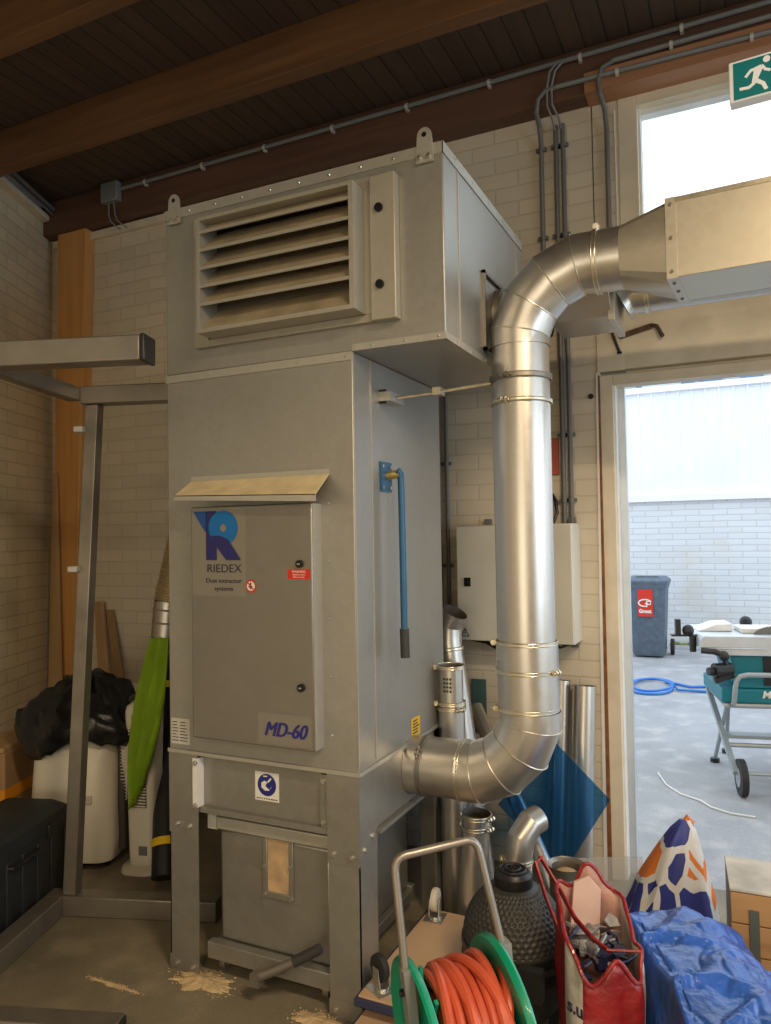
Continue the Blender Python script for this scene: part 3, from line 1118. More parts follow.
# sheet joints
for bb in ((UX1, 2.285, UZ0 + .025, UX1 + .0035, 2.290, UZ1 - .035), (UX1, 2.985, UZ0 + .025, UX1 + .0035, 2.990, UZ1 - .035),
           (MX1, 2.280, 0.80, MX1 + .0035, 2.286, UZ0 - .002), (MX1, MY0 + .001, 0.80, MX1 + .002, MY0 + .006, UZ0 - .002)):
    MB().box(*bb).build('sheet_joint', M['machine_trim'], mc)
f = MB()
f.box(MX0 - .004, MY0 - .006, 0.777, MX1 + .006, MY0, 0.790)
f.box(MX1, MY0, 0.777, MX1 + .008, MY1, 0.790)
f.build('lower_edge_strip', M['machine_trim'], mc)
# skirt and legs
f = MB()
f.box(-1.79, 2.185, 0.575, -1.255, 2.195, 0.777)
f.box(-1.79, 2.165, 0.572, -1.255, 2.19, 0.592)
f.build('front_apron', M['leg'], mc)
f = MB().box(-1.803, 2.150, 0.592, -1.781, 2.19, 0.765)
f.build('apron_bracket', M['white_trim'], mc)
f = MB().box(-1.285, 2.168, 0.592, -1.257, 2.186, 0.765)
f.build('apron_bracket', M['leg'], mc)
f = MB()
f.box(MX1 - .008, 2.28, 0.575, MX1, MY1, 0.777)
f.bar((MX1 + .008, 2.275, 0.565), (MX1 + .008, MY1, 0.565), 0.022, 0.014)
f.build('side_apron', M['leg'], mc)
f = MB().box(MX0, 2.28, 0.575, MX0 + .008, MY1, 0.777)
f.build('side_apron', M['leg'], mc)
f = MB().box(-1.79, MY1 - .01, 0.575, -1.255, MY1, 0.777)
f.build('rear_apron', M['leg'], mc)
for (x0, x1, sx) in ((MX0, -1.785, 1), (-1.25, MX1, -1)):
    for (ya, yb, sy) in ((MY0, 2.28, 1), (MY1 - .124, MY1, -1)):
        f = MB()
        yo = ya if sy == 1 else yb - .004
        f.box(x0, yo, 0, x1, yo + .004, 0.777)
        xo = x0 if sx == 1 else x1 - .004
        f.box(xo, ya, 0, xo + .004, yb, 0.777)
        if sy == 1:
            f.box(x0 - .002, yo - .003, 0.0, x1 + .002, yo, 0.055)
            f.box(x0 - .001, yo - .003, 0.49, x1 + .001, yo, 0.787)
            if sx == -1:
                f.box(x1, ya, 0.49, x1 + .002, yb, 0.787)
        f.build('leg', M['leg'], mc)
# bolts
f = MB()
f.cyl((0, 0, 0), (0, -0.006, 0), 0.009, n=6)
f.cyl((0, -.006, 0), (0, -0.012, 0), 0.005, n=8)
bolt0 = None
bolts = [(-1.876, 2.153, 0.523), (-1.821, 2.153, 0.52), (-1.229, 2.153, 0.521), (-1.159, 2.153, 0.52), (-1.88, 2.153, 0.028), (-1.81, 2.153, 0.026),
         (-1.225, 2.153, 0.026), (-1.789, 2.150, 0.60), (-1.789, 2.150, 0.75), (-1.271, 2.168, 0.61), (-1.271, 2.168, 0.745)]
for p in bolts:
    if bolt0 is None:
        b_ = MB()
        b_.cyl(p, V(p) + V((0, -.006, 0)), 0.009, n=6)
        b_.cyl(V(p) + V((0, -.006, 0)), V(p) + V((0, -.012, 0)), 0.005, n=8)
        bolt0 = b_.build('bolt', M['steel'], mc)
        bp0 = V(p)
    else:
        copy_part(bolt0, V(p) - bp0)
sb0 = None
for p in ((MX1, 2.19, 0.534), (MX1, 2.245, 0.560)):
    b_ = MB().cyl(p, V(p) + V((.008, 0, 0)), 0.009, n=6)
    if sb0 is None:
        sb0 = b_.build('bolt', M['steel'], mc)
    else:
        copy_part(sb0, (0, 0.055, 0.026))
# rivets along the folded strips: small screws
rv = []
for i in range(9):
    rv.append((-1.80 + i * 0.118, MY0 - .004, UZ1 - .014, 'y'))
for i in range(5):
    rv.append((MX0 + .012 + i * 0.186, MY0 - .004, UZ0 - .012, 'y'))
for i in range(3):
    rv.append((-1.06 + i * 0.115, MY0 - .004, UZ0 + .012, 'y'))
for i in range(5):
    rv.append((UX1 + .004, 2.25 + i * 0.18, UZ1 - .014, 'x'))
for i in range(5):
    rv.append((UX1 + .003, 2.25 + i * 0.15, UZ0 + .011, 'x'))
for i in range(5):
    rv.append((-1.232, MY0, 0.90 + i * 0.19, 'y'))
r0 = {}
for (a, b2, c, ax) in rv:
    dv = V((0, -.004, 0)) if ax == 'y' else V((.004, 0, 0))
    if ax not in r0:
        r0[ax] = (MB().cyl((a, b2, c), V((a, b2, c)) + dv, 0.0055, 0.003, n=8).build('screw', M['steel'], mc), V((a, b2, c)))
    else:
        copy_part(r0[ax][0], V((a, b2, c)) - r0[ax][1])
# lifting lugs
for (x0, x1) in ((-1.895, -1.835), (-0.893, -0.833)):
    cx_ = (x0 + x1) / 2
    outl = [V((x0, MY0 - .012, 2.715)), V((x1, MY0 - .012, 2.715))]
    for i in range(0, 13):
        a = PI * i / 12
        outl.append(V((cx_ + (x1 - x0) * .40 * math.cos(a), MY0 - .012, 2.80 + 0.026 * math.sin(a))))
    lg = MB().prism(outl, (0, 0.008, 0)).build('lifting_lug', M['machine_trim'], mc)
    MB().cyl((cx_, MY0 - .0135, 2.803), (cx_, MY0 - .011, 2.803), 0.008, n=14).build('eye', M['darksteel'], lg)
    g = MB()
    for dx in (-.016, .016):
        g.cyl((cx_ + dx, MY0 - .012, 2.732), (cx_ + dx, MY0 - .022, 2.732), 0.007, n=6)
    g.build('lug_bolts', M['steel'], lg)

# louvre
f = MB()
f.box(-1.768, 2.137, 2.237, -1.705, MY0, 2.71)
f.box(-1.705, 2.137, 2.665, -1.05, MY0, 2.71)
f.box(-1.705, 2.137, 2.237, -1.05, MY0, 2.262)
f.box(-1.075, 2.137, 2.262, -1.05, MY0, 2.665)
lf = f.build('louver_frame', M['louver'], mc, bevel=0.002)
f = MB()
f.box(-1.688, 2.055, 2.262, -1.675, 2.155, 2.668)
f.box(-1.088, 2.055, 2.262, -1.072, 2.155, 2.668)
f.box(-1.675, 2.055, 2.655, -1.088, 2.155, 2.668)
f.box(-1.675, 2.055, 2.262, -1.088, 2.155, 2.276)
f.build('louver_box', M['louver'], mc)
MB().box(-1.675, 2.1535, 2.276, -1.088, 2.1555, 2.655).build('louver_opening', mat('dusty_filter_face', (0.13, 0.11, 0.08), 0.9), mc)
MB().box(-1.675, 2.1525, 2.625, -1.088, 2.1545, 2.655).build('louver_gap', M['darksteel'], mc)
for i in range(6):
    z = 2.295 + 0.0635 * i
    if i == 0:
        continue
    f = MB()
    f.hexa([V(p) for p in ((-1.675, 2.06, z), (-1.088, 2.06, z), (-1.088, 2.148, z + .088), (-1.675, 2.148, z + .088),
                           (-1.675, 2.06, z + .002), (-1.088, 2.06, z + .002), (-1.088, 2.148, z + .090), (-1.675, 2.148, z + .090))])
    f.box(-1.675, 2.057, z - .002, -1.088, 2.061, z + .009, 1)  # lip in the paler sheet, light on its edge put into the colour
    f.build('louver_slat', [M['slat'], M['louver']], mc)
f = MB()
f.hexa([V(p) for p in ((-1.675, 2.06, 2.276), (-1.088, 2.06, 2.276), (-1.088, 2.148, 2.358), (-1.675, 2.148, 2.358),
                       (-1.675, 2.06, 2.278), (-1.088, 2.06, 2.278), (-1.088, 2.148, 2.360), (-1.675, 2.148, 2.360))])
f.build('louver_slat', M['slat'], mc)
f = MB().box(-1.045, 2.118, 2.234, -0.957, MY0, 2.70)
ap = f.build('louver_side_cover', M['louver'], mc, bevel=0.003)
for z in (2.59, 2.345):
    MB().cyl((-1.010, 2.118, z), (-1.010, 2.108, z), 0.014, n=16).build('lock', M['darksteel'], ap)

# control cabinet door
CF = 2.098
f = MB().box(-1.757, CF, 0.857, -1.262, MY0, 1.662)
cd = f.build('control_door', M['cab'], mc, bevel=0.004)
f = MB().box(-1.262, CF + .004, 0.86, -1.2595, MY0, 1.66)
f.build('door_edge', M['machine_trim'], cd)
for z in (1.463, 1.061):
    l_ = MB()
    l_.cyl((-1.308, CF, z), (-1.308, CF - .010, z), 0.013, n=18)
    l_.box(-1.313, CF - .012, z - .002, -1.303, CF - .010, z + .002, 1)
    l_.build('door_lock', [M['darksteel'], M['steel']], cd)
LY = CF - .0006
X = lambda u: -1.745 + u * 0.218
Z = lambda t: 1.646 - t * 0.173
lo = MB().box(-1.752, CF - .0008, 1.352, -1.522, CF, 1.655).build('logo_sticker', M['foil'], cd)
yy = CF - .0014
def flat(ptsxz, mat_, name, yv=yy, par=lo, th=0.0006):
    return MB().prism([(a, yv, b2) for a, b2 in ptsxz], (0, -th, 0)).build(name, mat_, par)
# logo: wedge, upright bar, ring, diagonal leg
flat([(-1.745, 1.646), (-1.688, 1.646), (-1.688, 1.572), (-1.702, 1.585)], M['logo_mid'], 'logo_wedge')
flat([(-1.690, 1.646), (-1.644, 1.646), (-1.644, 1.476), (-1.690, 1.476)], M['logo_dark'], 'logo_bar')
rc = (-1.616, 1.587)
ro, ri = 0.060, 0.014
outer = [(rc[0] + ro * 1.02 * math.cos(2 * PI * i / 36), rc[1] + ro * math.sin(2 * PI * i / 36)) for i in range(37)]
inner = [(rc[0] + ri * math.cos(2 * PI * i / 36), rc[1] + ri * math.sin(2 * PI * i / 36)) for i in range(37)]
g = MB()
for i in range(36):
    g.prism([(outer[i][0], yy - .0008, outer[i][1]), (outer[i + 1][0], yy - .0008, outer[i + 1][1]), (inner[i + 1][0], yy - .0008, inner[i + 1][1]), (inner[i][0], yy - .0008, inner[i][1])], (0, -.0006, 0))
g.build('logo_ring', M['logo_light'], lo)
flat([(-1.668, 1.560), (-1.628, 1.560), (-1.596, 1.548), (-1.542, 1.476), (-1.602, 1.476), (-1.644, 1.522)], M['logo_dark'], 'logo_leg', yy - .0018)
text_part('maker_name', 'RIEDEX', 0.040, (-1.688, yy - .0006, 1.434), (1, 0, 0), (0, 0, 1), M['ink'], lo, 0.0004, width=0.145)
text_part('slogan', 'Dust extractor', 0.022, (-1.692, yy - .0006, 1.398), (1, 0, 0), (0, 0, 1), M['ink'], lo, 0.0004, width=0.150)
text_part('slogan', 'systems', 0.022, (-1.655, yy - .0006, 1.371), (1, 0, 0), (0, 0, 1), M['ink'], lo, 0.0004, width=0.078)
pb = MB().cyl((-1.503, CF, 1.388), (-1.503, CF - .0012, 1.388), 0.022, n=28).build('prohibition_sticker', M['red'], cd)
MB().cyl((-1.503, CF - .0012, 1.388), (-1.503, CF - .0018, 1.388), 0.016, n=24).build('disc', M['white'], pb)
g = MB()
g.bar((-1.514, CF - .0024, 1.399), (-1.492, CF - .0024, 1.377), 0.001, 0.004, up=(1, 0, 1))
g.build('slash', M['red'], pb)
g = MB()
g.bar((-1.503, CF - .0021, 1.378), (-1.503, CF - .0021, 1.395), 0.0008, 0.005, up=(1, 0, 0))
g.ball((-1.503, CF - .0021, 1.397), 0.0035, (1, .2, 1), 8, 6)
g.bar((-1.512, CF - .0021, 1.386), (-1.496, CF - .0021, 1.386), 0.0008, 0.004)
g.build('hand_symbol', M['ink'], pb)
rl = MB().box(-1.356, CF - .001, 1.413, -1.270, CF, 1.446).build('warning_label', M['red'], cd)
text_part('lettering', 'WARNING', 0.011, (-1.313, CF - .0014, 1.434), (1, 0, 0), (0, 0, 1), M['white'], rl, 0.0003, align='CENTER')
text_part('lettering', 'disconnect mains', 0.007, (-1.313, CF - .0014, 1.426), (1, 0, 0), (0, 0, 1), M['white'], rl, 0.0003, align='CENTER')
text_part('lettering', 'before opening', 0.007, (-1.313, CF - .0014, 1.418), (1, 0, 0), (0, 0, 1), M['white'], rl, 0.0003, align='CENTER')
ml = MB().box(-1.480, CF - .0008, 0.868, -1.272, CF, 0.968).build('model_sticker', M['foil'], cd)
o_ = text_part('model_number', 'MD-60', 0.066, (-1.458, CF - .0016, 0.895), (1, 0, 0), (0, 0, 1), M['inkblue'], ml, 0.0004, shear=0.35, width=0.165)
text_part('model_number', 'MD-60', 0.066, (-1.4555, CF - .0022, 0.896), (1, 0, 0), (0, 0, 1), M['inkblue'], ml, 0.0004, shear=0.35, width=0.165)
text_part('model_number', 'MD-60', 0.066, (-1.4530, CF - .0028, 0.895), (1, 0, 0), (0, 0, 1), M['inkblue'], ml, 0.0004, shear=0.35, width=0.165)
# sloping hood over the door
f = MB()
f.hexa([V(p) for p in ((-1.800, MY0, 1.757), (-1.226, MY0, 1.757), (-1.218, 2.05, 1.684), (-1.790, 2.05, 1.700),
                       (-1.800, MY0, 1.760), (-1.226, MY0, 1.760), (-1.218, 2.05, 1.687), (-1.790, 2.05, 1.703))])
hd = f.build('door_hood', M['hood'], mc)
f = MB()
f.prism([(-1.790, 2.05, 1.703), (-1.218, 2.05, 1.687), (-1.218, 2.05, 1.664), (-1.790, 2.05, 1.686)], (0, .003, 0))
f.box(-1.80, MY0 - .004, 1.758, -1.226, MY0, 1.775)
f.build('hood_lip', M['machine_trim'], hd)
# labels
rp_ = MB().box(-1.903, MY0 - .001, 0.808, -1.818, MY0, 0.90).build('rating_plate', M['clip'], mc, label='small pale rating plate')
g = MB()
for i in range(7):
    zz = 0.888 - i * .011
    for (a, b2) in ((-1.897, -1.868), (-1.862, -1.826)):
        g.box(a, MY0 - .0016, zz - .003, b2 - random.uniform(0, .012), MY0 - .001, zz)
g.build('print_lines', M['ink'], rp_)
g = MB().box(-1.556, 2.1835, 0.642, -1.458, 2.185, 0.74).build('safety_sticker', M['white'], mc, label='white sticker with blue round sign')
sx_, sz_ = -1.507, 0.697
gg = MB().cyl((sx_, 2.1835, sz_), (sx_, 2.1828, sz_), 0.038, n=32).build('blue_disc', M['inkblue'], g)
h = MB()
h.prism([(sx_ - .022, 2.1828, sz_ + .006), (sx_ - .010, 2.1828, sz_ + .014), (sx_ + .002, 2.1828, sz_ + .010), (sx_ - .006, 2.1828, sz_ - .004), (sx_ + .006, 2.1828, sz_ - .012),
         (sx_ + .012, 2.1828, sz_ - .018), (sx_ - .008, 2.1828, sz_ - .020), (sx_ - .022, 2.1828, sz_ - .010)], (0, -.0006, 0))
h.bar((sx_ + .004, 2.1822, sz_ + .010), (sx_ + .018, 2.1822, sz_ + .024), .0006, .006, up=(1, 0, -1))
h.bar((sx_ - .014, 2.1822, sz_ + .029), (sx_ + .002, 2.1822, sz_ + .030), .0006, .004)
h.bar((sx_ + .02, 2.1822, sz_ - .004), (sx_ + .014, 2.1822, sz_ - .012), .0006, .004, up=(1, 0, 1))
h.build('symbol', M['white'], gg)
h = MB()
for i in range(9):
    h.box(-1.549 + i * .0098, 2.1828, 0.6475, -1.549 + i * .0098 + random.uniform(.004, .008), 2.1835, 0.6515)
h.build('print_line', M['ink'], g)
yl = MB().box(MX1, 2.585, 0.795, MX1 + .001, 2.665, 0.865).build('warning_label', M['yellow'], mc, label='small yellow warning label')
h = MB()
for i in range(5):
    h.box(MX1 + .001, 2.595, 0.806 + i * .011, MX1 + .0016, 2.655 - random.uniform(0, .02), 0.811 + i * .011)
h.build('print_lines', M['ink'], yl)
# hatch on the upper right side
h = MB()
for (a, b2, c, d_) in ((2.525, 2.20, 2.540, 2.485), (2.525, 2.475, 2.93, 2.487), (2.918, 2.20, 2.93, 2.485), (2.525, 2.20, 2.93, 2.212)):
    h.box(UX1, a, b2, UX1 + .012, c, d_)
h.build('hatch_frame', M['cab'], mc)
# shaker lever on the right side
lv = MB()
lv.box(MX1, 2.345, 1.705, MX1 + .006, 2.435, 1.81)
for (a, b2) in ((2.36, 1.72), (2.42, 1.72), (2.36, 1.795), (2.42, 1.795)):
    lv.cyl((MX1 + .006, a, b2), (MX1 + .010, a, b2), .006, n=6, m=1)
lv.build('lever_plate', [M['blue_paint'], M['steel']], mc)
MB().cyl((MX1 + .005, 2.40, 1.762), (-1.080, 2.40, 1.768), 0.015, n=16).build('lever_shaft', M['brass'], mc)
lvr = MB().tube([(-1.086, 2.39, 1.780), (-1.078, 2.40, 1.765), (-1.077, 2.40, 1.74), (-1.075, 2.40, 1.5), (-1.074, 2.40, 1.22)], 0.012, 12).build('lever', M['blue_paint'], mc, label='blue lever arm')
MB().tube([(-1.074, 2.40, 1.225), (-1.072, 2.40, 1.125)], 0.0165, 14).build('lever_grip', M['grip'], lvr)
lb = MB()
lb.box(MX1, 2.345, 2.020, MX1 + .045, 2.46, 2.052)
lb.box(MX1, 2.352, 2.012, MX1 + .025, 2.36, 2.062, 1)
lb.build('limit_switch', [M['machine_trim'], M['black']], mc)

# ------------------------------------------------------------------ collection bin under the extractor
cb = thing('dust_bin', 'galvanised collection bin on castors under the dust extractor', 'bin', (-1.5, 2.5, 0))
f = MB()
f.box(-1.735, 2.215, 0.112, -1.275, 2.85, 0.505)
f.build('body', M['leg'], cb, bevel=0.012)
f = MB()
f.box(-1.742, 2.20, 0.505, -1.265, 2.86, 0.553)
f.build('rim', M['machine_trim'], cb, bevel=0.006)
f = MB()
for (a, b2, c, d_) in ((-1.545, 0.318, -1.527, 0.505), (-1.437, 0.318, -1.42, 0.505), (-1.545, 0.30, -1.42, 0.322)):
    f.box(a, 2.207, b2, c, 2.216, d_)
wf_ = f.build('window_frame', M['leg'], cb, bevel=0.002)
MB().box(-1.527, 2.2125, 0.322, -1.437, 2.2155, 0.505).build('dusty_window', M['dustwin'], cb)
g = MB()
for (a, b2) in ((-1.536, 0.312), (-1.429, 0.312), (-1.536, 0.41), (-1.429, 0.42)):
    g.cyl((a, 2.207, b2), (a, 2.199, b2), 0.0065, n=8)
g.build('screws', M['steel'], wf_)
f = MB()
f.box(-1.760, 2.170, 0.062, -1.258, 2.205, 0.120)
f.box(-1.760, 2.84, 0.062, -1.258, 2.87, 0.120)
f.box(-1.760, 2.205, 0.062, -1.735, 2.84, 0.105)
f.box(-1.285, 2.205, 0.062, -1.258, 2.84, 0.105)
f.box(-1.735, 2.205, 0.100, -1.285, 2.84, 0.112)
f.build('trolley_frame', M['leg'], cb, bevel=0.003)
def caster(mb, c, r=0.028, w=0.022, ax=(1, 0, 0), h=0.06):
    c, a = V(c), V(ax)
    mb.cyl(c - a * w / 2, c + a * w / 2, r, n=20, m=0)
    mb.cyl(c - a * (w / 2 + .002), c + a * (w / 2 + .002), r * .5, n=14, m=1)
for (a, b2) in ((-1.725, 2.235), (-1.30, 2.235), (-1.725, 2.80), (-1.30, 2.80)):
    f = MB()
    caster(f, (a, b2, 0.028))
    f.box(a - .018, b2 - .02, .030, a - .014, b2 + .02, .062, 1)
    f.box(a + .014, b2 - .02, .030, a + .018, b2 + .02, .062, 1)
    f.build('caster', [M['frame_steel'], M['steel']], cb)
h = MB()
h.tube([(-1.49, 2.09, 0.098), (-1.43, 2.10, 0.128), (-1.36, 2.115, 0.165)], 0.0155, 12)
h.box(-1.51, 2.075, 0.072, -1.475, 2.112, 0.112)
lev = h.build('foot_lever', M['frame_steel'], cb)
MB().tube([(-1.36, 2.115, 0.165), (-1.30, 2.13, 0.20), (-1.275, 2.135, 0.216)], 0.0175, 12).build('grip', M['grip'], lev)
MB().tube([(-1.44, 2.10, 0.122), (-1.44, 2.17, 0.09)], 0.010, 8).build('pivot', M['frame_steel'], lev)
h = MB()
h.box(-1.785, 2.21, 0.50, -1.742, 2.23, 0.556)
h.tube([(-1.765, 2.20, 0.555), (-1.76, 2.19, 0.575), (-1.75, 2.19, 0.555)], 0.004, 6)
h.build('latch', M['clip'], cb)

# a toolbox seen through the legs
f = MB().box(-1.86, 3.0, 0.0, -1.45, 3.25, 0.42)
tag(f.build('storage_crate', mat('dark_teal_plastic', (0.01, 0.05, 0.045), 0.5, 0), bevel=0.015), 'dark green crate behind the extractor legs', 'crate')

# ------------------------------------------------------------------ sawdust
def heap(name, cx, cy, rx, ry, h, label, seed, grow=None):
    f = MB()
    nu, nv = 72, 10
    vs = []
    for j in range(nv + 1):
        t = j / nv
        for i in range(nu):
            a = 2 * PI * i / nu
            k = 1 + 0.45 * noise.noise(V((math.cos(a) * 1.7 + seed, math.sin(a) * 1.7, 0))) + .35 * noise.noise(V((math.cos(a) * 6 + seed, math.sin(a) * 6, 3)))
            rr_ = (1 - t) * k
            p = V((cx + rx * rr_ * math.cos(a), cy + ry * rr_ * math.sin(a), 0.001 + h * (t ** 0.8) * (1 + .5 * noise.noise(V((rx * rr_ * math.cos(a) * 30, ry * rr_ * math.sin(a) * 30, seed))))))
            vs.append(p)
    fs = []
    for j in range(nv):
        for i in range(nu):
            i2 = (i + 1) % nu
            fs.append((j * nu + i, j * nu + i2, (j + 1) * nu + i2, (j + 1) * nu + i))
    fs.append(tuple(nv * nu + i for i in range(nu)))
    f.add(vs, fs)
    for q_ in range(90):
        a = random.uniform(0, 2 * PI)
        rr_ = random.uniform(.8, 1.5)
        f.ball((cx + rx * rr_ * math.cos(a), cy + ry * rr_ * math.sin(a), .001), random.uniform(.0012, .0035), (1, 1, .6), 5, 4)
    return tag(f.build(name, M['sawdust']), label, 'sawdust', kind='stuff')
heap('sawdust', -1.76, 2.135, 0.12, 0.055, 0.012, 'spill of sawdust at the front left leg of the extractor', 1.3)
heap('sawdust', -1.28, 2.11, 0.07, 0.04, 0.010, 'spill of sawdust at the front right leg of the extractor', 4.1)
heap('sawdust', -2.03, 1.99, 0.10, 0.010, 0.004, 'thin streak of sawdust on the floor in front of the steel frame', 8.1)

# ================================================================== EXTRACTION DUCT
R = 0.104
PY = 2.59
VX = -0.692
duct = thing('extraction_duct', 'round galvanised extraction duct rising from the extractor side to a rectangular duct', 'duct', (VX, PY, 0.6))
def elbow(mb, c, R0, a0, a1, r, k=4, n=36, plane='xz', ext0=0.0, ext1=0.0):
    """segmented elbow: c = centre of curvature, angles in degrees in the xz plane"""
    c = V(c)
    st_ = (a1 - a0) / k
    pts = []
    P_ = lambda a, rad: c + V((math.cos(math.radians(a)) * rad, 0, math.sin(math.radians(a)) * rad))
    pts.append(P_(a0, R0))
    rm = R0 / math.cos(math.radians(abs(st_) / 2))
    for i in range(k):
        pts.append(P_(a0 + st_ * (i + .5), rm))
    pts.append(P_(a1, R0))
    mb.tube(pts, r, n, False, 0, mitre=True)
    return pts
def seams(pts, r, par, name='seam'):
    g = MB()
    for i in range(1, len(pts) - 1):
        d1 = (pts[i] - pts[i - 1]).normalized()
        d2 = (pts[i + 1] - pts[i]).normalized()
        ax = (d1 + d2).normalized()
        bx = (d2 - d1).normalized()
        cx_ = ax.cross(bx)
        c_ = d1.dot(ax)
        loop = [pts[i] + bx * math.cos(2 * PI * j / 40) * r / c_ + cx_ * math.sin(2 * PI * j / 40) * r for j in range(40)]
        g.tube(loop, 0.0022, 6, False, 0, closed=True)
    return g.build(name, M['band'], par)
# lower run out of the cabinet
f = MB()
f.tube([(MX1 + .001, PY, 0.70), (-0.925, PY, 0.70)], R, 36, False)
f.build('inlet_pipe', M['duct'], duct, sharp=15)
f = MB()
R2 = R + .003
p1_ = elbow(f, (-0.922, PY, 0.936), 0.236, -90, 0, R2)
eb = f.build('lower_elbow', M['duct'], duct, sharp=15)
seams(p1_, R2 + .001, eb)
f = MB().tube([(VX + .003, PY, 0.936), (VX + .001, PY, 1.17)], R2, 36, False)
f.build('slip_joint', M['duct'], duct, sharp=15)
f = MB().tube([(VX, PY, 1.17), (VX, PY, 2.205)], R - .003, 36, False)
f.build('riser_pipe', M['duct'], duct, sharp=15)
CX2 = VX + 0.262
f = MB()
p2_ = elbow(f, (CX2, PY, 2.205), 0.262, 180, 90, R)
eb2 = f.build('upper_elbow', M['duct'], duct, sharp=15)
seams(p2_, R + .001, eb2)
f = MB().tube([(CX2, PY, 2.467), (-0.335, PY, 2.467)], R, 36, False)
f.build('outlet_collar', M['duct'], duct, sharp=15)
# transition from round to rectangular
DX = V((0.998, -0.061, 0)).normalized()
DN = V((0.061, 0.998, 0)).normalized()
r0_ = V((-0.178, 2.595, 2.457))
hw, hh = 0.135, 0.124
corn = [r0_ + DN * hw * sx + V((0, 0, hh * sz)) for sx, sz in ((1, 1), (1, -1), (-1, -1), (-1, 1))]
N8 = 36
circ, sq = [], []
for i in range(N8):
    a = 2 * PI * i / N8
    circ.append(V((-0.335, PY, 2.467)) + V((0, math.cos(a) * R, math.sin(a) * R)))
    ca, sa = math.cos(a), math.sin(a)
    k = 1 / max(abs(ca), abs(sa))
    # snap to the corners for crisp creases
    sq.append(r0_ + DN * (hw * max(-1, min(1, ca * k * 1.0))) + V((0, 0, hh * max(-1, min(1, sa * k)))))
f = MB().loft([circ, sq], cap=False, cap0=False)
f.build('transition', M['duct_rect'], duct, sharp=12)
def rect_run(mb, p, x, n_, L_, hw, hh, t=.002):
    vs = []
    for q in (p, p + x * L_):
        for sx, sz in ((1, 1), (1, -1), (-1, -1), (-1, 1)):
            vs.append(q + n_ * hw * sx + V((0, 0, hh * sz)))
    mb.hexa([vs[i] for i in (2, 1, 5, 6, 3, 0, 4, 7)])
f = MB()
rect_run(f, r0_ + DX * .012, DX, DN, 2.4, hw, hh)
rd = f.build('rectangular_duct', M['duct_rect'], duct, bevel=0.002)
f = MB()
rect_run(f, r0_ - DX * .002, DX, DN, .032, hw + .003, hh + .003)
jf = f.build('flange', M['duct_rect'], duct)
g = MB()
for zz in (-.105, 0, .105):
    q = r0_ + DX * .014 - DN * (hw + .003) + V((0, 0, zz))
    g.cyl(q, q - DN * .005, .0055, n=8)
for t_ in (-.09, 0, .09):
    q = r0_ + DX * .014 + DN * t_ - V((0, 0, hh + .003))
    g.cyl(q, q - V((0, 0, .005)), .0055, n=8, m=0)
g.build('flange_screw', M['frame_steel'], jf)
f = MB()
f.bar(r0_ + DX * .03 - DN * (hw + .002) + V((0, 0, hh - .006)), r0_ + DX * 2.4 - DN * (hw + .002) + V((0, 0, hh - .006)), 0.004, 0.014)
f.build('duct_edge_fold', M['band'], rd)
# clamps
def clamp(par, c, ax, r, w=.012, bolt=None, dark=False):
    g = MB()
    g.band(c, ax, r, w, .005)
    g.ring(V(c) + V(ax) * w * .5, ax, r + .004, .002)
    g.ring(V(c) - V(ax) * w * .5, ax, r + .004, .002)
    if bolt:
        bdir = V(bolt).normalized()
        q = V(c) + bdir * (r + .012)
        tn = V(ax).cross(bdir).normalized()
        g.cyl(q - tn * .022, q + tn * .022, .005, n=8)
        g.cyl(q - tn * .012, q - tn * .006, .011, n=6)
        g.cyl(q + tn * .006, q + tn * .012, .011, n=6)
    return g.build('clamp', M['frame_steel'] if dark else M['band'], par)
Zx = V((0, 0, 1))
Xx = V((1, 0, 0))
clamp(duct, (VX, PY, 2.095), Zx, R, .016, (-0.2, -1, 0), True)
clamp(duct, (VX, PY, 2.01), Zx, R, .010, (-0.3, -1, 0))
clamp(duct, (VX, PY, 1.172), Zx, R, .010, (-1, -.4, 0))
g = MB().ring((VX, PY, 1.115), Zx, R, .0025)
g.build('bead', M['band'], duct)
clamp(duct, (VX, PY, 1.075), Zx, R, .010, (1, -.3, 0))
clamp(duct, (VX, PY, 0.945), Zx, R, .010, (-1, -.5, 0))
clamp(duct, (-1.075, PY, 0.70), Xx, R, .014, (0, -.75, .6), True)
clamp(duct, (-0.93, PY, 0.70), Xx, R, .012, (0, -.9, .35))
clamp(duct, (-0.415, PY, 2.467), Xx, R, .012, (0, -.2, 1))
g = MB()
g.tube([(MX1 + .045, 2.40, 2.036), (-0.98, 2.47, 2.055), (-0.79, 2.55, 2.085)], 0.006, 8)
g.build('brace_rod', M['band'], duct)
g = MB().box(-0.975, 2.455, 2.045, -0.945, 2.50, 2.072)
g.build('rod_clip', M['band'], duct)

# ------------------------------------------------------------------ second duct behind
d2 = thing('outlet_duct', 'second grey duct running behind the round elbow from the upper housing', 'duct', (-0.5, 2.85, 2.35))
f = MB().tube([(UX1 + .001, 2.74, 2.37), (-0.62, 2.74, 2.37)], 0.098, 32, False)
f.build('collar', M['duct'], d2, sharp=15)
clamp(d2, (-0.79, 2.74, 2.37), Xx, .098, .02, None, True)
f = MB().hexa([V(p) for p in ((-0.62, 2.76, 2.325), (-0.40, 2.76, 2.325), (-0.40, 3.0, 2.325), (-0.62, 3.0, 2.325),
                              (-0.62, 2.64, 2.47), (-0.40, 2.64, 2.47), (-0.40, 3.0, 2.50), (-0.62, 3.0, 2.50))])
f.build('box_section', M['duct'], d2, bevel=.002)
f = MB().box(-0.412, 2.745, 2.308, -0.388, 3.02, 2.51)
f.build('flange', M['duct_rect'], d2, bevel=.002)
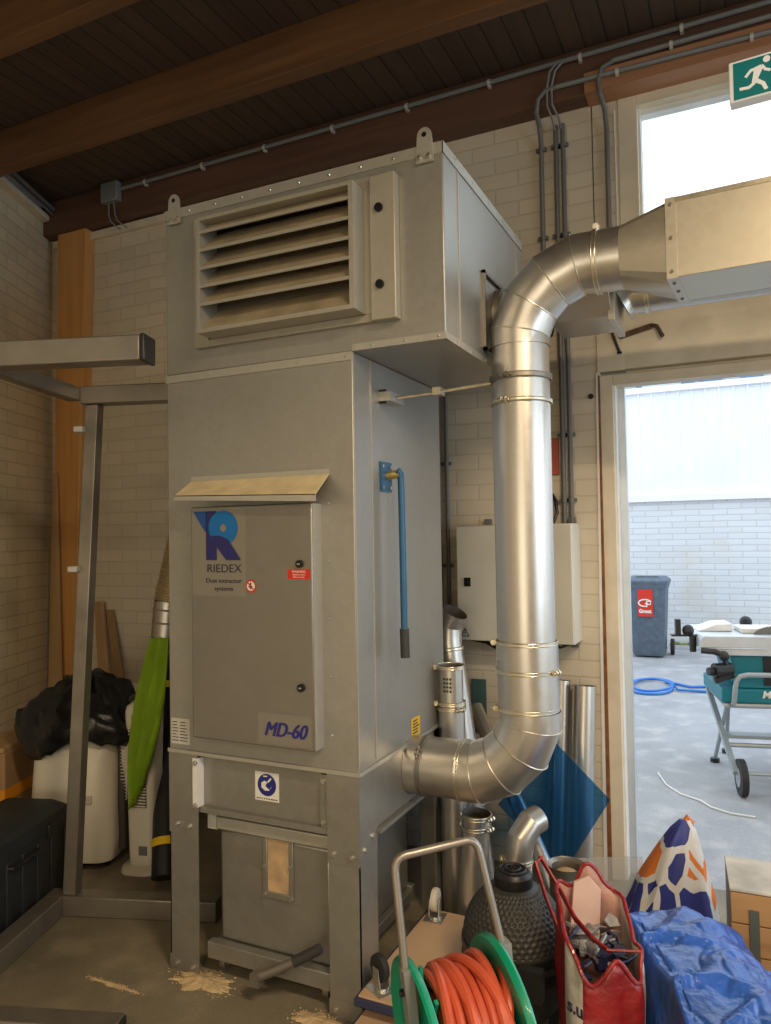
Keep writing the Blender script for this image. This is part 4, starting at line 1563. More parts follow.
f = MB().tube([(-0.388, 2.9, 2.42), (-0.36, 2.9, 2.435), (-0.34, 2.9, 2.437), (2.3, 2.82, 2.437)], [.09, .078, .075, .075], 32, True)
f.build('round_pipe', M['duct'], d2, sharp=15)
clamp(d2, (-0.29, 2.9, 2.437), Xx, .076, .012)

# ------------------------------------------------------------------ electrical cabinet
ec = thing('electrical_cabinet', 'cream wall mounted electrical cabinet behind the riser pipe', 'cabinet', (-0.935, 3.38, 1.06))
f = MB().box(-1.203, 3.305, 1.062, -0.668, 3.478, 1.592)
f.build('enclosure', M['cream'], ec, bevel=0.004)
dr = MB().box(-1.20, 3.288, 1.065, -0.671, 3.303, 1.589).build('door', M['cream'], ec, bevel=0.003)
g = MB()
g.box(-1.163, 3.280, 1.312, -1.133, 3.288, 1.352)
g.box(-1.152, 3.276, 1.322, -1.143, 3.280, 1.343)
g.build('lock', M['darksteel'], dr)
g = MB()
tri = [V((-1.185, 3.2872, 1.082)), V((-1.143, 3.2872, 1.082)), V((-1.164, 3.2872, 1.122))]
ts = MB().prism(tri, (0, -.0006, 0)).build('hazard_sign', M['ink'], dr)
cen = V((-1.164, 3.2866, 1.0950))
tri2 = [cen + (V((p.x, 3.2866, p.z)) - cen) * .66 for p in tri]
ts2 = MB().prism(tri2, (0, -.0006, 0)).build('hazard_face', M['cream'], ts)
g = MB().prism([(-1.162, 3.286, 1.110), (-1.169, 3.286, 1.097), (-1.163, 3.286, 1.098), (-1.166, 3.286, 1.086), (-1.158, 3.286, 1.100), (-1.164, 3.286, 1.100)], (0, -.0006, 0))
g.build('bolt_symbol', M['ink'], ts)
for (a, z) in ((-1.10, 1.592), (-0.70, 1.592), (-0.70, 1.03)):
    f = MB().box(a - .018, 3.455, z, a + .018, 3.478, z + .03)
    f.build('wall_bracket', M['conduit'], ec, bevel=.004)
g = MB()
g.tube([(-0.96, 3.39, 1.062), (-0.965, 3.40, 1.0), (-1.03, 3.43, 1.0), (-1.12, 3.46, 1.035), (-1.22, 3.465, 1.05)], .009, 8)
g.tube([(-0.965, 3.39, 1.062), (-0.965, 3.395, 0.985)], .014, 10)
g.tube([(-0.78, 3.40, 1.062), (-0.76, 3.42, 1.03), (-0.72, 3.46, 1.045)], .006, 6)
g.build('cable', M['black'], ec)
g = MB().tube([(-0.78, 3.42, 1.592), (-0.76, 3.43, 1.64), (-0.77, 3.45, 1.70), (-0.79, 3.465, 1.73)], .008, 8)
g.build('cable', M['black'], ec)

# ------------------------------------------------------------------ conduits
def vconduit(x, z0, z1, label, r=.011, clips=(), top=None, y=3.462, m='conduit', group=None):
    t_ = thing('conduit', label, 'conduit', (x, y, z0), group)
    pts = [(x, y, z0), (x, y, z1)] + (top or [])
    MB().tube(pts, r, 10).build('tube', M[m], t_)
    for z in clips:
        g = MB()
        g.band((x, y, z), (0, 0, 1), r, .016, .004, n=14)
        g.box(x - .024, y - .006, z - .008, x + .024, y + .008, z + .008)
        g.build('clip', M['conduit'], t_)
    return t_
vconduit(-0.802, 1.60, 3.38, 'vertical dark conduit, left of the three leading down to the cabinet', clips=(3.35, 2.93), top=[(-0.800, 3.43, 3.445), (-0.797, 3.36, 3.475), (-0.785, 3.350, 3.53), (-0.75, 3.350, 3.56), (-0.70, 3.352, 3.566)])
vconduit(-0.733, 1.595, 3.45, 'vertical dark conduit, middle of the three leading down to the cabinet', clips=(3.35, 2.93, 2.0, 1.70))
vconduit(-0.700, 1.595, 3.45, 'vertical dark conduit, right of the three leading down to the cabinet', clips=(3.35, 2.93, 2.0, 1.70))
vconduit(-0.502, 2.45, 3.38, 'single vertical conduit on the brick left of the high window', clips=(), top=[(-0.504, 3.43, 3.455), (-0.512, 3.36, 3.485), (-0.518, 3.350, 3.54), (-0.50, 3.35, 3.595), (-0.45, 3.35, 3.613)])
vconduit(-1.345, 1.0, 2.7, 'thin vertical conduit, left one of the pair close behind the extractor side', r=.009, clips=(1.9, 1.4))
vconduit(-1.305, 1.0, 2.7, 'thin vertical conduit, right one of the pair close behind the extractor side', r=.010, clips=(1.9, 1.4))
g = MB()
g.tube([(-0.735, 3.462, 3.42), (-0.737, 3.42, 3.46), (-0.745, 3.352, 3.49), (-0.742, 3.345, 3.57), (-0.725, 3.33, 3.63), (-0.70, 3.335, 3.66)], .005, 8)
g.tube([(-0.705, 3.462, 3.42), (-0.708, 3.42, 3.46), (-0.722, 3.352, 3.49), (-0.722, 3.345, 3.57), (-0.70, 3.33, 3.63), (-0.67, 3.335, 3.66)], .005, 8)
tag(g.build('cable_loop', M['conduit_light']), 'pair of grey cables looping from the beam down to the double conduit', 'cable')
def hconduit(x0, x1, z0, z1, label, r=.011, y=3.352, n=8):
    t_ = thing('conduit', label, 'conduit', (x0, y, z0), None)
    MB().tube([(x0, y, z0), (x1, y, z1)], r, 10).build('tube', M['conduit_light'], t_)
    for i in range(n):
        k = (i + .5) / n
        xx, zz = x0 + (x1 - x0) * k, z0 + (z1 - z0) * k
        g = MB()
        g.band((xx, y, zz), (1, 0, 0), r, .014, .004, n=14)
        g.box(xx - .007, y - .004, zz - .022, xx + .007, y + .018, zz - .008)
        g.build('clip', M['clip'], t_)
hconduit(-3.34, 3.0, 3.665, 3.69, 'long grey conduit along the wall beam starting at the junction box', n=15)
hconduit(-0.46, 3.0, 3.615, 3.635, 'grey conduit, middle of the three along the wall beam', n=7)
hconduit(-0.70, 3.0, 3.566, 3.52, 'grey conduit, lowest of the three along the wall beam', n=7)
jb = thing('junction_box', 'grey junction box on the beam above the wooden corner post', 'junction box', (-3.39, 3.34, 3.59))
MB().box(-3.46, 3.325, 3.595, -3.33, 3.37, 3.715).build('housing', M['conduit_light'], jb, bevel=.006)
g = MB()
g.tube([(-3.41, 3.345, 3.6), (-3.415, 3.35, 3.52), (-3.41, 3.36, 3.485), (-3.405, 3.43, 3.46)], .004, 6)
g.tube([(-3.37, 3.345, 3.6), (-3.365, 3.35, 3.52), (-3.36, 3.36, 3.485), (-3.35, 3.43, 3.46)], .004, 6)
g.build('cable', M['conduit_light'], jb)
# pipe along the top of the left wall
a_ = c0 - DL * 0.15 - nL * 0.085 + V((0, 0, 3.665))
b_ = c0 - DL * 4.2 - nL * 0.085 + V((0, 0, 3.665))
lp = MB().tube([a_, b_], .013, 10)
lp.tube([a_ - V((0, 0, .035)), b_ - V((0, 0, .035))], .008, 8)
tag(lp.build('wall_pipe', M['conduit']), 'dark pipe along the ledge at the top of the left wall', 'pipe')

# rusty hook rail and cable end over the door
g = MB()
g.bar((-0.47, 3.468, 2.425), (-0.335, 3.468, 2.455), .012, .022)
g.tube([(-0.335, 3.465, 2.458), (-0.312, 3.46, 2.45), (-0.295, 3.455, 2.415), (-0.288, 3.45, 2.40)], .009, 8)
for i in range(3):
    g.cyl((-0.45 + i * .05, 3.462, 2.43 + i * .011), (-0.45 + i * .05, 3.456, 2.43 + i * .011), .006, n=8)
tag(g.build('wall_hook', mat('rusty_iron', (0.13, 0.08, 0.05), 0.8, 0.2, var=.4, vscale=40)), 'rusty bent iron hook rail above the doorway', 'hook')
g = MB().tube([(-0.502, 3.465, 2.45), (-0.49, 3.465, 2.41), (-0.472, 3.466, 2.355)], .006, 8)
g.tube([(-0.482, 3.466, 2.352), (-0.462, 3.466, 2.352)], .005, 6)
tag(g.build('cable_end', M['black']), 'short black cable end hanging at the top left of the doorway', 'cable')
tag(MB().box(-0.80, 3.466, 1.82, -0.755, 3.479, 1.99).build('red_tag', mat('faded_red', (0.45, 0.10, 0.06), .6), bevel=.003), 'faded red tag on the wall just behind the riser pipe', 'tag')
tag(MB().cyl((-0.605, 3.479, 2.17), (-0.605, 3.474, 2.17), .012, n=12).build('wall_plug', M['darksteel']), 'small black plug hole in the brick left of the door head', 'plug')

# ------------------------------------------------------------------ exit sign
ex = thing('exit_sign', 'green emergency exit sign with a white running figure hanging above the door', 'sign', (0.14, 2.4, 2.80))
a_ = math.radians(-4)
XF = Matrix.Translation((0.003, 2.40, 0)) @ Matrix.Rotation(a_, 4, 'Z')
f = MB(XF)
f.box(0, 0.0, 2.803, 0.30, 0.045, 2.925)
f.build('housing', M['exitwhite'], ex, bevel=.004)
f = MB(XF)
f.box(0.012, -0.003, 2.808, 0.288, -0.0005, 2.916)
f.build('face', M['exitgreen'], ex)
f = MB(XF)
def pz(pts, th=.0015):
    f.prism([(a, -0.0032, b) for a, b in pts], (0, -th, 0))
ox, oz, S_ = 0.022, 2.815, 0.95
P2 = lambda u, v_: (ox + u * S_ * .001, oz + v_ * S_ * .001)
f.cyl((ox + .078, -.0032, oz + .088), (ox + .078, -.0048, oz + .088), .0095, n=16)
pz([P2(48, 76), P2(66, 80), P2(72, 70), P2(56, 38), P2(42, 42)])
pz([P2(50, 76), P2(36, 74), P2(20, 56), P2(26, 51), P2(40, 66), P2(54, 68)])
pz([P2(66, 76), P2(74, 60), P2(90, 52), P2(93, 59), P2(80, 66), P2(72, 80)])
pz([P2(42, 44), P2(40, 30), P2(30, 24), P2(6, 26), P2(6, 17), P2(33, 15), P2(50, 26), P2(54, 42)])
pz([P2(46, 42), P2(57, 40), P2(76, 24), P2(84, 2), P2(74, 0), P2(66, 18), P2(46, 32)])
f.build('running_figure', M['exitwhite'], ex)
f = MB(XF)
f.prism([(0.15, -.0032, 2.83), (0.21, -.0032, 2.83), (0.21, -.0032, 2.90), (0.15, -.0032, 2.90)], (0, -.0015, 0))
f.build('door_symbol', M['exitwhite'], ex)
f = MB(XF)
f.cyl((0.15, .022, 2.928), (0.15, .022, 3.72), .008, n=10)
f.build('hanger_rod', M['conduit_light'], ex)

# ================================================================== LEFT SIDE
# square tube frame
pc = V((-2.579, 2.261, 0))
u = V((.947, .322, 0)).normalized()
v = V((-.322, .947, 0)).normalized()
def fp(s, d, z):
    return pc + u * s + v * d + V((0, 0, z))
sf = thing('steel_frame', 'open cube frame of square steel tube standing left of the extractor', 'frame', tuple(fp(.25, -.35, 0)))
def sq(s0, d0, z0, s1, d1, z1, name, m='frame_steel'):
    vs = [fp(s0, d0, z0), fp(s1, d0, z0), fp(s1, d1, z0), fp(s0, d1, z0), fp(s0, d0, z1), fp(s1, d0, z1), fp(s1, d1, z1), fp(s0, d1, z1)]
    return MB().hexa(vs).build(name, M[m], sf, bevel=.005)
sq(-.08, 0, 0, .655, .075, .082, 'rail')
sq(-.08, -.70, 0, 0, 0, .082, 'rail')
sq(-.08, -.78, 0, .61, -.70, .082, 'rail')
cap = sq(.611, -.776, .004, .616, -.704, .078, 'end_cap', 'black')
# leaning upright
def hexp(a, b2, w_, name):
    vs = []
    for c_ in (a, b2):
        for (ds, dd) in ((0, 0), (w_, 0), (w_, w_), (0, w_)):
            vs.append(fp(c_[0] + ds, c_[1] + dd, c_[2]))
    return MB().hexa(vs).build(name, M['frame_steel'], sf, bevel=.004)
hexp((-.008, 0.01, .082), (.100, 0.01, 2.125), .056, 'upright')
sq(.085, -.01, 2.125, .665, .07, 2.20, 'rail')
sq(.035, -.70, 2.135, .088, -.01, 2.195, 'rail')
sq(-.06, -.78, 2.105, .705, -.70, 2.185, 'rail')
c2_ = sq(.706, -.783, 2.102, .722, -.697, 2.188, 'end_cap', 'black')
hexp((-.075, -.775, .082), (-.055, -.775, 2.105), .056, 'upright')
sq(.062, -.02, 2.005, .102, .02, 2.03, 'clip', 'clip')
sq(.034, -.02, 1.42, .076, .02, 1.445, 'clip', 'clip')

# wooden corner post, leaning a little
f = MB().hexa([V(p) for p in ((-3.985, 3.40, 0), (-3.80, 3.40, 0), (-3.80, 3.478, 0), (-3.985, 3.478, 0),
                              (-3.905, 3.40, 3.52), (-3.665, 3.40, 3.52), (-3.665, 3.478, 3.52), (-3.905, 3.478, 3.52))])
tag(f.build('wooden_post', M['post'], bevel=.004), 'tall orange pine post with knots in the back left corner', 'post')
f = MB().prism([(-3.925, 3.375, 1.98), (-3.90, 3.375, 1.98), (-3.80, 3.33, 0.0), (-3.945, 3.33, 0.0)], (0, .02, 0))
tag(f.build('leaning_board', M['board'], bevel=.002), 'pale narrow board leaning against the lower part of the pine post', 'board')
def lean(x0t, x1t, zt, x0b, x1b, yt, yb, th, name, mat_, label, cat):
    f = MB().hexa([V(p) for p in ((x0b, yb, 0), (x1b, yb, 0), (x1b, yb + th, 0), (x0b, yb + th, 0), (x0t, yt, zt), (x1t, yt, zt), (x1t, yt + th, zt), (x0t, yt + th, zt))])
    return tag(f.build(name, mat_, bevel=.002), label, cat)
lean(-3.645, -3.58, 1.17, -3.40, -3.28, 3.44, 3.28, .02, 'plank', M['board'], 'pale plank with a dark end leaning on the wall behind the bin liner', 'plank')
lean(-3.56, -3.51, 1.12, -3.22, -3.15, 3.45, 3.31, .02, 'plank', M['card'], 'brown narrow strip leaning right of the pale plank on the wall', 'plank')
lean(-3.40, -3.18, 0.71, -3.30, -2.95, 3.36, 3.22, .012, 'foam_sheet', M['white_trim'], 'white sheet leaning on the wall behind the tower fan', 'sheet')

# portable air conditioner
XF = Matrix.Translation((-2.94, 2.73, 0)) @ Matrix.Rotation(math.radians(23), 4, 'Z')
ac = thing('air_conditioner', 'white portable air conditioner under a black bin liner', 'air conditioner', (-2.94, 2.72, 0))
def acl(z, hx, yf, yb, rad):
    return rr(0, (yf + yb) / 2, z, hx, (yb - yf) / 2, rad, 6)
f = MB(XF)
f.loft([acl(0.03, .165, -.12, .17, .06), acl(.05, .185, -.185, .19, .07), acl(.15, .197, -.215, .20, .08), acl(.35, .20, -.225, .20, .09), acl(.52, .195, -.21, .20, .09),
        acl(.60, .185, -.18, .19, .09), acl(.645, .165, -.13, .17, .09), acl(.66, .12, -.08, .12, .07)])
f.build('body', M['white_pl'], ac, sharp=50)
f = MB(XF)
f.loft([rr(.208, .03, .08, .02, .13, .015), rr(.216, .03, .33, .02, .16, .015), rr(.20, .03, .58, .02, .13, .015)])
sg = f.build('side_grille', M['mesh'], ac)
f = MB(XF)
for i in range(18):
    z = .32 + i * .0155
    f.box(.212, -.12, z, .2395 - .0008 * i, .16, z + .004)
for i in range(9):
    yv = -.11 + i * .032
    f.box(.214, yv, .32, .239, yv + .004, .585)
f.build('grille_bars', M['white_pl'], sg)
f = MB(XF)
f.ring((.232, .0, .30), (1, 0, 0), .055, .012, 24, 8)
f.build('hose_port', M['white_pl'], ac)
f = MB(XF)
f.box(.03, -.232, .335, .12, -.222, .375)
f.build('handle_recess', mat('handle_shadow_grey', (.50, .46, .38), .5), ac, bevel=.003)
for (a, b2) in ((-.13, -.08), (.13, -.08), (-.13, .13), (.13, .13)):
    f = MB(XF)
    f.cyl((a - .012, b2, .018), (a + .012, b2, .018), .018, n=14)
    f.build('caster', M['blackrub'], ac)

# bin liner draped over it
f = MB()
nu, nv = 72, 26
vs = []
cx_, cy_ = -2.95, 2.74
for j in range(nv + 1):
    t = j / nv
    for i in range(nu):
        a = 2 * PI * i / nu
        if t < .5:
            k = t / .5
            rad, z = .225 * k, .875 - .12 * k ** 2
        else:
            k = (t - .5) / .5
            rad, z = .225 + .055 * math.sin(k * 2.2), .755 - (.17 + .05 * math.sin(a * 3 + 1)) * k
        fold = noise.fractal(V((math.cos(a) * 2.3, math.sin(a) * 2.3, t * 3.0)), 1.0, 2.0, 3)
        rad *= 1 + .12 * fold + .03 * math.sin(a * 11 + 5 * fold) * t
        z += .055 * fold * (1 - .3 * t) + .02 * noise.noise(V((a * 3, t * 9, 2)))
        p = V((cx_ + rad * 1.16 * math.cos(a), cy_ + rad * 1.0 * math.sin(a), z))
        vs.append(p)
fs = []
for j in range(nv):
    for i in range(nu):
        i2 = (i + 1) % nu
        fs.append((j * nu + i, j * nu + i2, (j + 1) * nu + i2, (j + 1) * nu + i))
f.add(vs, fs)
o = f.build('bin_liner', M['trash'], sharp=60)
md = o.modifiers.new('solid', 'SOLIDIFY')
md.thickness = .004
tag(o, 'crumpled black bin liner draped over the white air conditioner', 'bin liner')

# tower fan
XF = Matrix.Translation((-2.60, 2.76, 0)) @ Matrix.Rotation(math.radians(14), 4, 'Z')
tf = thing('tower_fan', 'slim white tower fan beside the air conditioner', 'fan', (-2.60, 2.76, 0))
f = MB(XF)
f.loft([rr(0, 0, 0, .105, .10, .08, 6), rr(0, 0, .018, .10, .095, .08, 6), rr(0, 0, .03, .06, .06, .05, 6)])
f.build('base', M['white_pl'], tf)
f = MB(XF)
f.loft([rr(0, 0, .03, .062, .055, .03, 5), rr(0, 0, .40, .070, .06, .03, 5), rr(0, 0, .74, .076, .065, .03, 5), rr(0, .0, .765, .07, .06, .03, 5), rr(0, .01, .785, .05, .045, .03, 5)])
col = f.build('column', M['white_pl'], tf, sharp=50)
f = MB(XF)
f.box(-.045, -.0655, .30, .04, -.058, .66)
gr = f.build('grille', M['mesh'], tf)
f = MB(XF)
for i in range(26):
    z = .305 + i * .0138
    f.box(-.046, -.071, z, .041, -.064, z + .006)
f.build('grille_bars', M['white_pl'], gr)
f = MB(XF)
f.box(-.03, -.068, .70, .03, -.062, .725)
f.build('control_panel', M['mesh'], tf)
f = MB(XF)
f.box(.0, -.063, .08, .04, -.057, .12)
f.build('rating_label', M['conduit'], tf)
f = MB(XF)
f.tube([(-.055, 0, .765), (-.06, -.02, .80), (-.03, -.03, .815), (.02, -.03, .815)], .009, 8)
f.build('top_handle', M['mesh'], tf)

# rolled black tube with orange bands
t0_, t1_ = V((-2.385, 2.655, 0.0)), V((-2.80, 3.16, 0.93))
tb = thing('rolled_mat', 'black rolled mat with orange bands leaning beside the extractor', 'rolled mat', tuple(t0_))
MB().cyl(t0_ + V((0, 0, .03)), t1_, .062, n=24).build('roll', M['black'], tb)
dd_ = (t1_ - t0_).normalized()
for k in (.13, .80):
    MB().band(t0_.lerp(t1_, k) + V((0, 0, .03)), dd_, .0625, .035, .002, n=28).build('orange_band', M['yellow'], tb)
# metal hose
pp = thing('vent_hose', 'ribbed metal vent hose with a dark lower opening propped behind the extractor', 'hose', (-2.83, 3.12, .75))
h0, h1, h2 = V((-2.835, 3.14, .76)), V((-2.80, 3.16, 1.22)), V((-2.70, 3.18, 1.62))
f = MB()
f.tube([h0, h0.lerp(h1, .55)], [.078, .074], 28, False)
f.tube([h0.lerp(h1, .55), h0.lerp(h1, .58), h1], [.082, .078, .078], 28, False)
f.ring(h0, (h1 - h0), .078, .004)
f.ring(h0.lerp(h1, .75), (h1 - h0), .078, .005)
f.ring(h0.lerp(h1, .9), (h1 - h0), .078, .005)
f.build('sleeve', M['duct'], pp, sharp=15)
f = MB()
pts, rs_ = [], []
for i in range(61):
    k = i / 60
    pts.append(h1.lerp(h2, k))
    rs_.append(.078 + (.004 if i % 2 else -.003))
f.tube(pts, rs_, 24, True)
f.build('flexible_section', M['flexd'], pp, sharp=10)
MB().cyl(h0 + V((0, 0, .006)), h0 + V((0, 0, .012)), .073, n=24).build('dark_opening', M['black'], pp)
# lime cloth hanging over the roll
f = MB()
nu, nv = 14, 22
vs = []
for j in range(nv + 1):
    t = j / nv
    # centre line from the top by the cabinet to the tip down left
    c_ = V((-2.425, 2.68, 1.10)).lerp(V((-2.56, 2.66, .36)), t)
    wdt = .05 + .10 * math.sin(PI * min(1, .12 + t * .95)) ** .8
    for i in range(nu + 1):
        s_ = i / nu - .5
        p = c_ + V((.92, .38, 0)) * s_ * wdt + V((-.3, -.9, 0)) * (.018 * math.sin(s_ * 15 + t * 3)) + V((0, 0, .10 * s_ * t))
        vs.append(p)
fs = []
for j in range(nv):
    for i in range(nu):
        a = j * (nu + 1) + i
        fs.append((a, a + 1, a + nu + 2, a + nu + 1))
f.add(vs, fs)
o = f.build('cloth', M['lime'], sharp=70)
md = o.modifiers.new('solid', 'SOLIDIFY')
md.thickness = .004
tag(o, 'lime green cloth hanging down beside the left edge of the extractor', 'cloth')

# black hard case
XF = Matrix.Translation((-2.79, 2.07, 0)) @ Matrix.Rotation(math.radians(107.6), 4, 'Z')
cs_ = thing('tool_case', 'large black hard plastic tool case left of the steel frame', 'tool case', (-2.79, 2.07, 0))
f = MB(XF)
f.loft([rr(0, 0, .0, .33, .14, .03), rr(0, 0, .02, .35, .155, .03), rr(0, 0, .32, .35, .155, .03)])
f.build('shell', M['case'], cs_, bevel=.004)
f = MB(XF)
f.loft([rr(0, 0, .322, .355, .158, .03), rr(0, 0, .38, .35, .155, .03), rr(0, 0, .41, .31, .12, .03)])
ld = f.build('lid', M['case'], cs_)
f = MB(XF)
for i in range(7):
    f.box(-.30 + i * .1, -.160, .05, -.27 + i * .1, -.15, .30)
f.build('ribs', M['case'], cs_, bevel=.003)
for dx in (-.2, .2):
    f = MB(XF)
    f.box(dx - .03, -.168, .29, dx + .03, -.152, .35)
    f.build('latch', M['black'], cs_, bevel=.004)
f = MB(XF)
f.tube([(-.09, -.155, .28), (-.085, -.175, .28), (-.07, -.178, .28), (.07, -.178, .28), (.085, -.175, .28), (.09, -.155, .28)], .009, 8)
f.build('handle', M['black'], cs_)
f = MB(XF)
f.tube([(-.30, .0, .40), (-.28, .0, .435), (-.16, 0, .435), (-.14, 0, .40)], .012, 8)
f.build('handle', M['black'], cs_)

# cardboard box with strap
XF = Matrix.Translation((-3.46, 2.66, 0)) @ Matrix.Rotation(math.radians(20), 4, 'Z')
bx = thing('cardboard_box', 'brown cardboard box with an orange band against the left wall', 'box', (-3.46, 2.66, 0))
f = MB(XF)
f.box(-.08, -.22, 0, .15, .22, .53)
f.build('carton', M['card'], bx, bevel=.004)
f = MB(XF)
f.box(-.082, -.223, .30, .153, .223, .355)
f.build('orange_band', M['orange'], bx)
f = MB(XF)
f.box(-.06, -.215, .531, .14, .215, .552)
f.build('lid_flap', M['board'], bx, bevel=.002)

# ================================================================== LOOSE PIPES RIGHT OF THE MACHINE
def loose_pipe(pts, r, label, bands=(), group=None, n=28, open_top=True, name='metal_pipe'):
    pts = [V(p) for p in pts]
    t_ = thing(name, label, 'pipe', tuple(pts[0]), group)
    f = MB()
    f.tube(pts, r, n, False, mitre=True)
    inner = (r if not isinstance(r, list) else r[0]) - .003
    f.tube([pts[-1], pts[-1] - (pts[-1] - pts[-2]).normalized() * .06], [(r[-1] if isinstance(r, list) else r) - .0025] * 2, n, False, m=1)
    o = f.build('tube', [M['duct'], M['frame_steel']], t_, sharp=15, fixn=False)
    rad = r if not isinstance(r, list) else max(r)
    for (p, ax, bt) in bands:
        clamp(t_, p, ax, rad, .010, bt)
    return t_
# A: pipe with a bent top
a0, a1 = V((-0.99, 3.00, 0.0)), V((-1.155, 3.05, 1.09))
ad_ = (a1 - a0).normalized()
loose_pipe([a0, a1, a1 + V((.0, 0, .07)), a1 + V((.035, -.01, .13))], .056, 'tall galvanised pipe with a bent open top leaning under the wall cabinet',
           [(a0.lerp(a1, .97), ad_, (-1, -.5, 0))])
# B: pipe with a labelled sleeve
b0, b1 = V((-1.075, 2.87, 0.0)), V((-1.078, 2.86, .875))
bd_ = (b1 - b0).normalized()
pb_ = loose_pipe([b0, b1, b1 + bd_ * .005, b1 + bd_ * .145], [.054, .054, .050, .050], 'galvanised pipe with a clamped printed sleeve beside the extractor side',
                 [(b1, bd_, (-.9, -.5, 0)), (b1 + bd_ * .145, bd_, (-.9, -.5, 0)), (b1 - bd_ * .02, bd_, (.8, -.6, 0))])
g = MB()
for i in range(4):
    for j in range(3):
        q = b1 + bd_ * (.05 + .016 * i)
        g.box(q.x - .012 + j * .013, q.y - .0545, q.z, q.x - .004 + j * .013, q.y - .0515, q.z + .008)
g.build('print_marks', M['mesh'], pb_)
# C: long diagonal pipe
c0_, c1_ = V((-0.70, 2.93, 0.0)), V((-1.155, 3.38, .74))
c0_ = V((-0.60, 2.86, 0.04))
loose_pipe([c0_, c1_], .034, 'slim galvanised pipe lying diagonally from the cabinet wall to the grill')
# D: short elbow pipe
e0 = V((-0.815, 2.86, 0.0))
loose_pipe([e0, e0 + V((.0, 0, .30)), e0 + V((.008, .015, .37)), e0 + V((.035, .05, .42)), e0 + V((.06, .09, .43))], .052, 'short galvanised elbow pipe standing behind the black grill',
           [(e0 + V((0, 0, .295)), Zx, (-1, -.3, 0))])
# E: upright short pipe
g0 = V((-0.985, 2.755, 0.0))
loose_pipe([g0, g0 + V((.035, .0, .42)), g0 + V((.04, 0, .49))], .055, 'short upright galvanised pipe under the lower elbow of the duct',
           [(g0 + V((.035, 0, .44)), Zx, (1, -.3, 0)), (g0 + V((.039, 0, .48)), Zx, (1, -.3, 0))])
# F, G: two straight pipes by the door
loose_pipe([(-0.672, 3.30, 0), (-0.655, 3.41, .87)], .052, 'straight galvanised pipe, right one of two standing beside the door frame', name='metal_pipe')
loose_pipe([(-0.775, 3.30, 0), (-0.757, 3.42, .885)], .042, 'straight galvanised pipe, left one of two standing beside the door frame')
# translucent sheets
f = MB()
nrm = V((.42, -.9, 0)).normalized()
sp_ = [V((-.728, 3.1, .70)), V((-.511, 3.14, .472)), V((-.69, 3.07, .18)), V((-.955, 3.06, .42))]
f.prism(sp_, (.001, .003, 0))
tag(f.build('acrylic_sheet', M['bluesheet']), 'blue translucent square sheet standing on its corner in front of two pipes', 'sheet')
f = MB().box(-1.20, 3.465, 0.60, -1.127, 3.469, 0.855)
tag(f.build('acrylic_offcut', M['tealsheet']), 'pale teal translucent strip against the wall below the cabinet', 'sheet')
f = MB()
f.hexa([V(p) for p in ((-.66, 3.06, 0), (-.41, 3.16, 0), (-.41, 3.163, 0), (-.66, 3.063, 0), (-.68, 3.12, .22), (-.40, 3.22, .235), (-.40, 3.223, .235), (-.68, 3.123, .22))])
tag(f.build('clear_sheet', M['clearpl']), 'clear plastic sheet standing at the foot of the door frame', 'sheet')

# ------------------------------------------------------------------ kamado grill
KX, KY, KR = -0.688, 2.35, .162
km = thing('kamado_grill', 'round black dimpled ceramic kamado grill between the bags and the hose reel', 'grill', (KX, KY, 0))
f = MB()
prof = [(.10, .05), (.135, .09), (KR, .17), (KR + .002, .25)]
f.lathe((KX, KY, 0), prof, 48)
f.build('bowl', M['ceramic'], km)
# dimpled dome
nu, nv = 320, 72
vs = []
for j in range(nv + 1):
    t = j / nv
    ph = t * (PI / 2 - .38)
    for i in range(nu):
        th = 2 * PI * i / nu
        row = t * 13
        ri_ = int(row)
        fr = row - ri_
        cnt = 44
        dim = max(0, math.sin(PI * fr)) * (.5 + .5 * math.cos(cnt * th + (ri_ % 2) * PI)) if .05 < t < .9 else 0
        rr_ = KR - .0045 * dim
        vs.append(V((KX + rr_ * math.cos(ph) * math.cos(th), KY + rr_ * math.cos(ph) * math.sin(th), .278 + (rr_ * 1.08) * math.sin(ph))))
fs = []
for j in range(nv):
    for i in range(nu):
        i2 = (i + 1) % nu
        fs.append((j * nu + i, j * nu + i2, (j + 1) * nu + i2, (j + 1) * nu + i))
fs.append(tuple(nv * nu + i for i in range(nu)))
f = MB()
f.add(vs, fs)
f.build('dome_lid', M['ceramic'], km, sharp=70)
f = MB()
f.band((KX, KY, .215), Zx, KR + .002, .03, .004, 48)
f.band((KX, KY, .268), Zx, KR + .001, .022, .004, 48)
f.build('steel_band', M['black'], km)
f = MB()
topz = .278 + KR * 1.08 * math.sin(PI / 2 - .38)
f.lathe((KX, KY, topz - .01), [(.058, 0), (.062, .01), (.060, .04), (.052, .048), (.050, .052), (.03, .056)], 32)
cp = f.build('vent_cap', M['black'], km)
f = MB()
f.ring((KX, KY, topz + .046), Zx, .040, .004, 32)
f.ring((KX, KY, topz + .05), Zx, .024, .003, 32)
for i in range(5):
    a = 2 * PI * i / 5
    f.bar((KX, KY, topz + .048), (KX + .036 * math.cos(a), KY + .036 * math.sin(a), topz + .048), .006, .006)
f.build('vent_wheel', M['black'], cp)
f = MB()
f.box(KX + .06, KY - .178, .19, KX + .13, KY - .145, .28)
f.build('hinge', M['black'], km)
for i in range(3):
    a = 2 * PI * i / 3 + .5
    MB().bar((KX + .12 * math.cos(a), KY + .12 * math.sin(a), 0.0), (KX + .125 * math.cos(a), KY + .125 * math.sin(a), .12), .03, .02).build('leg', M['black'], km)

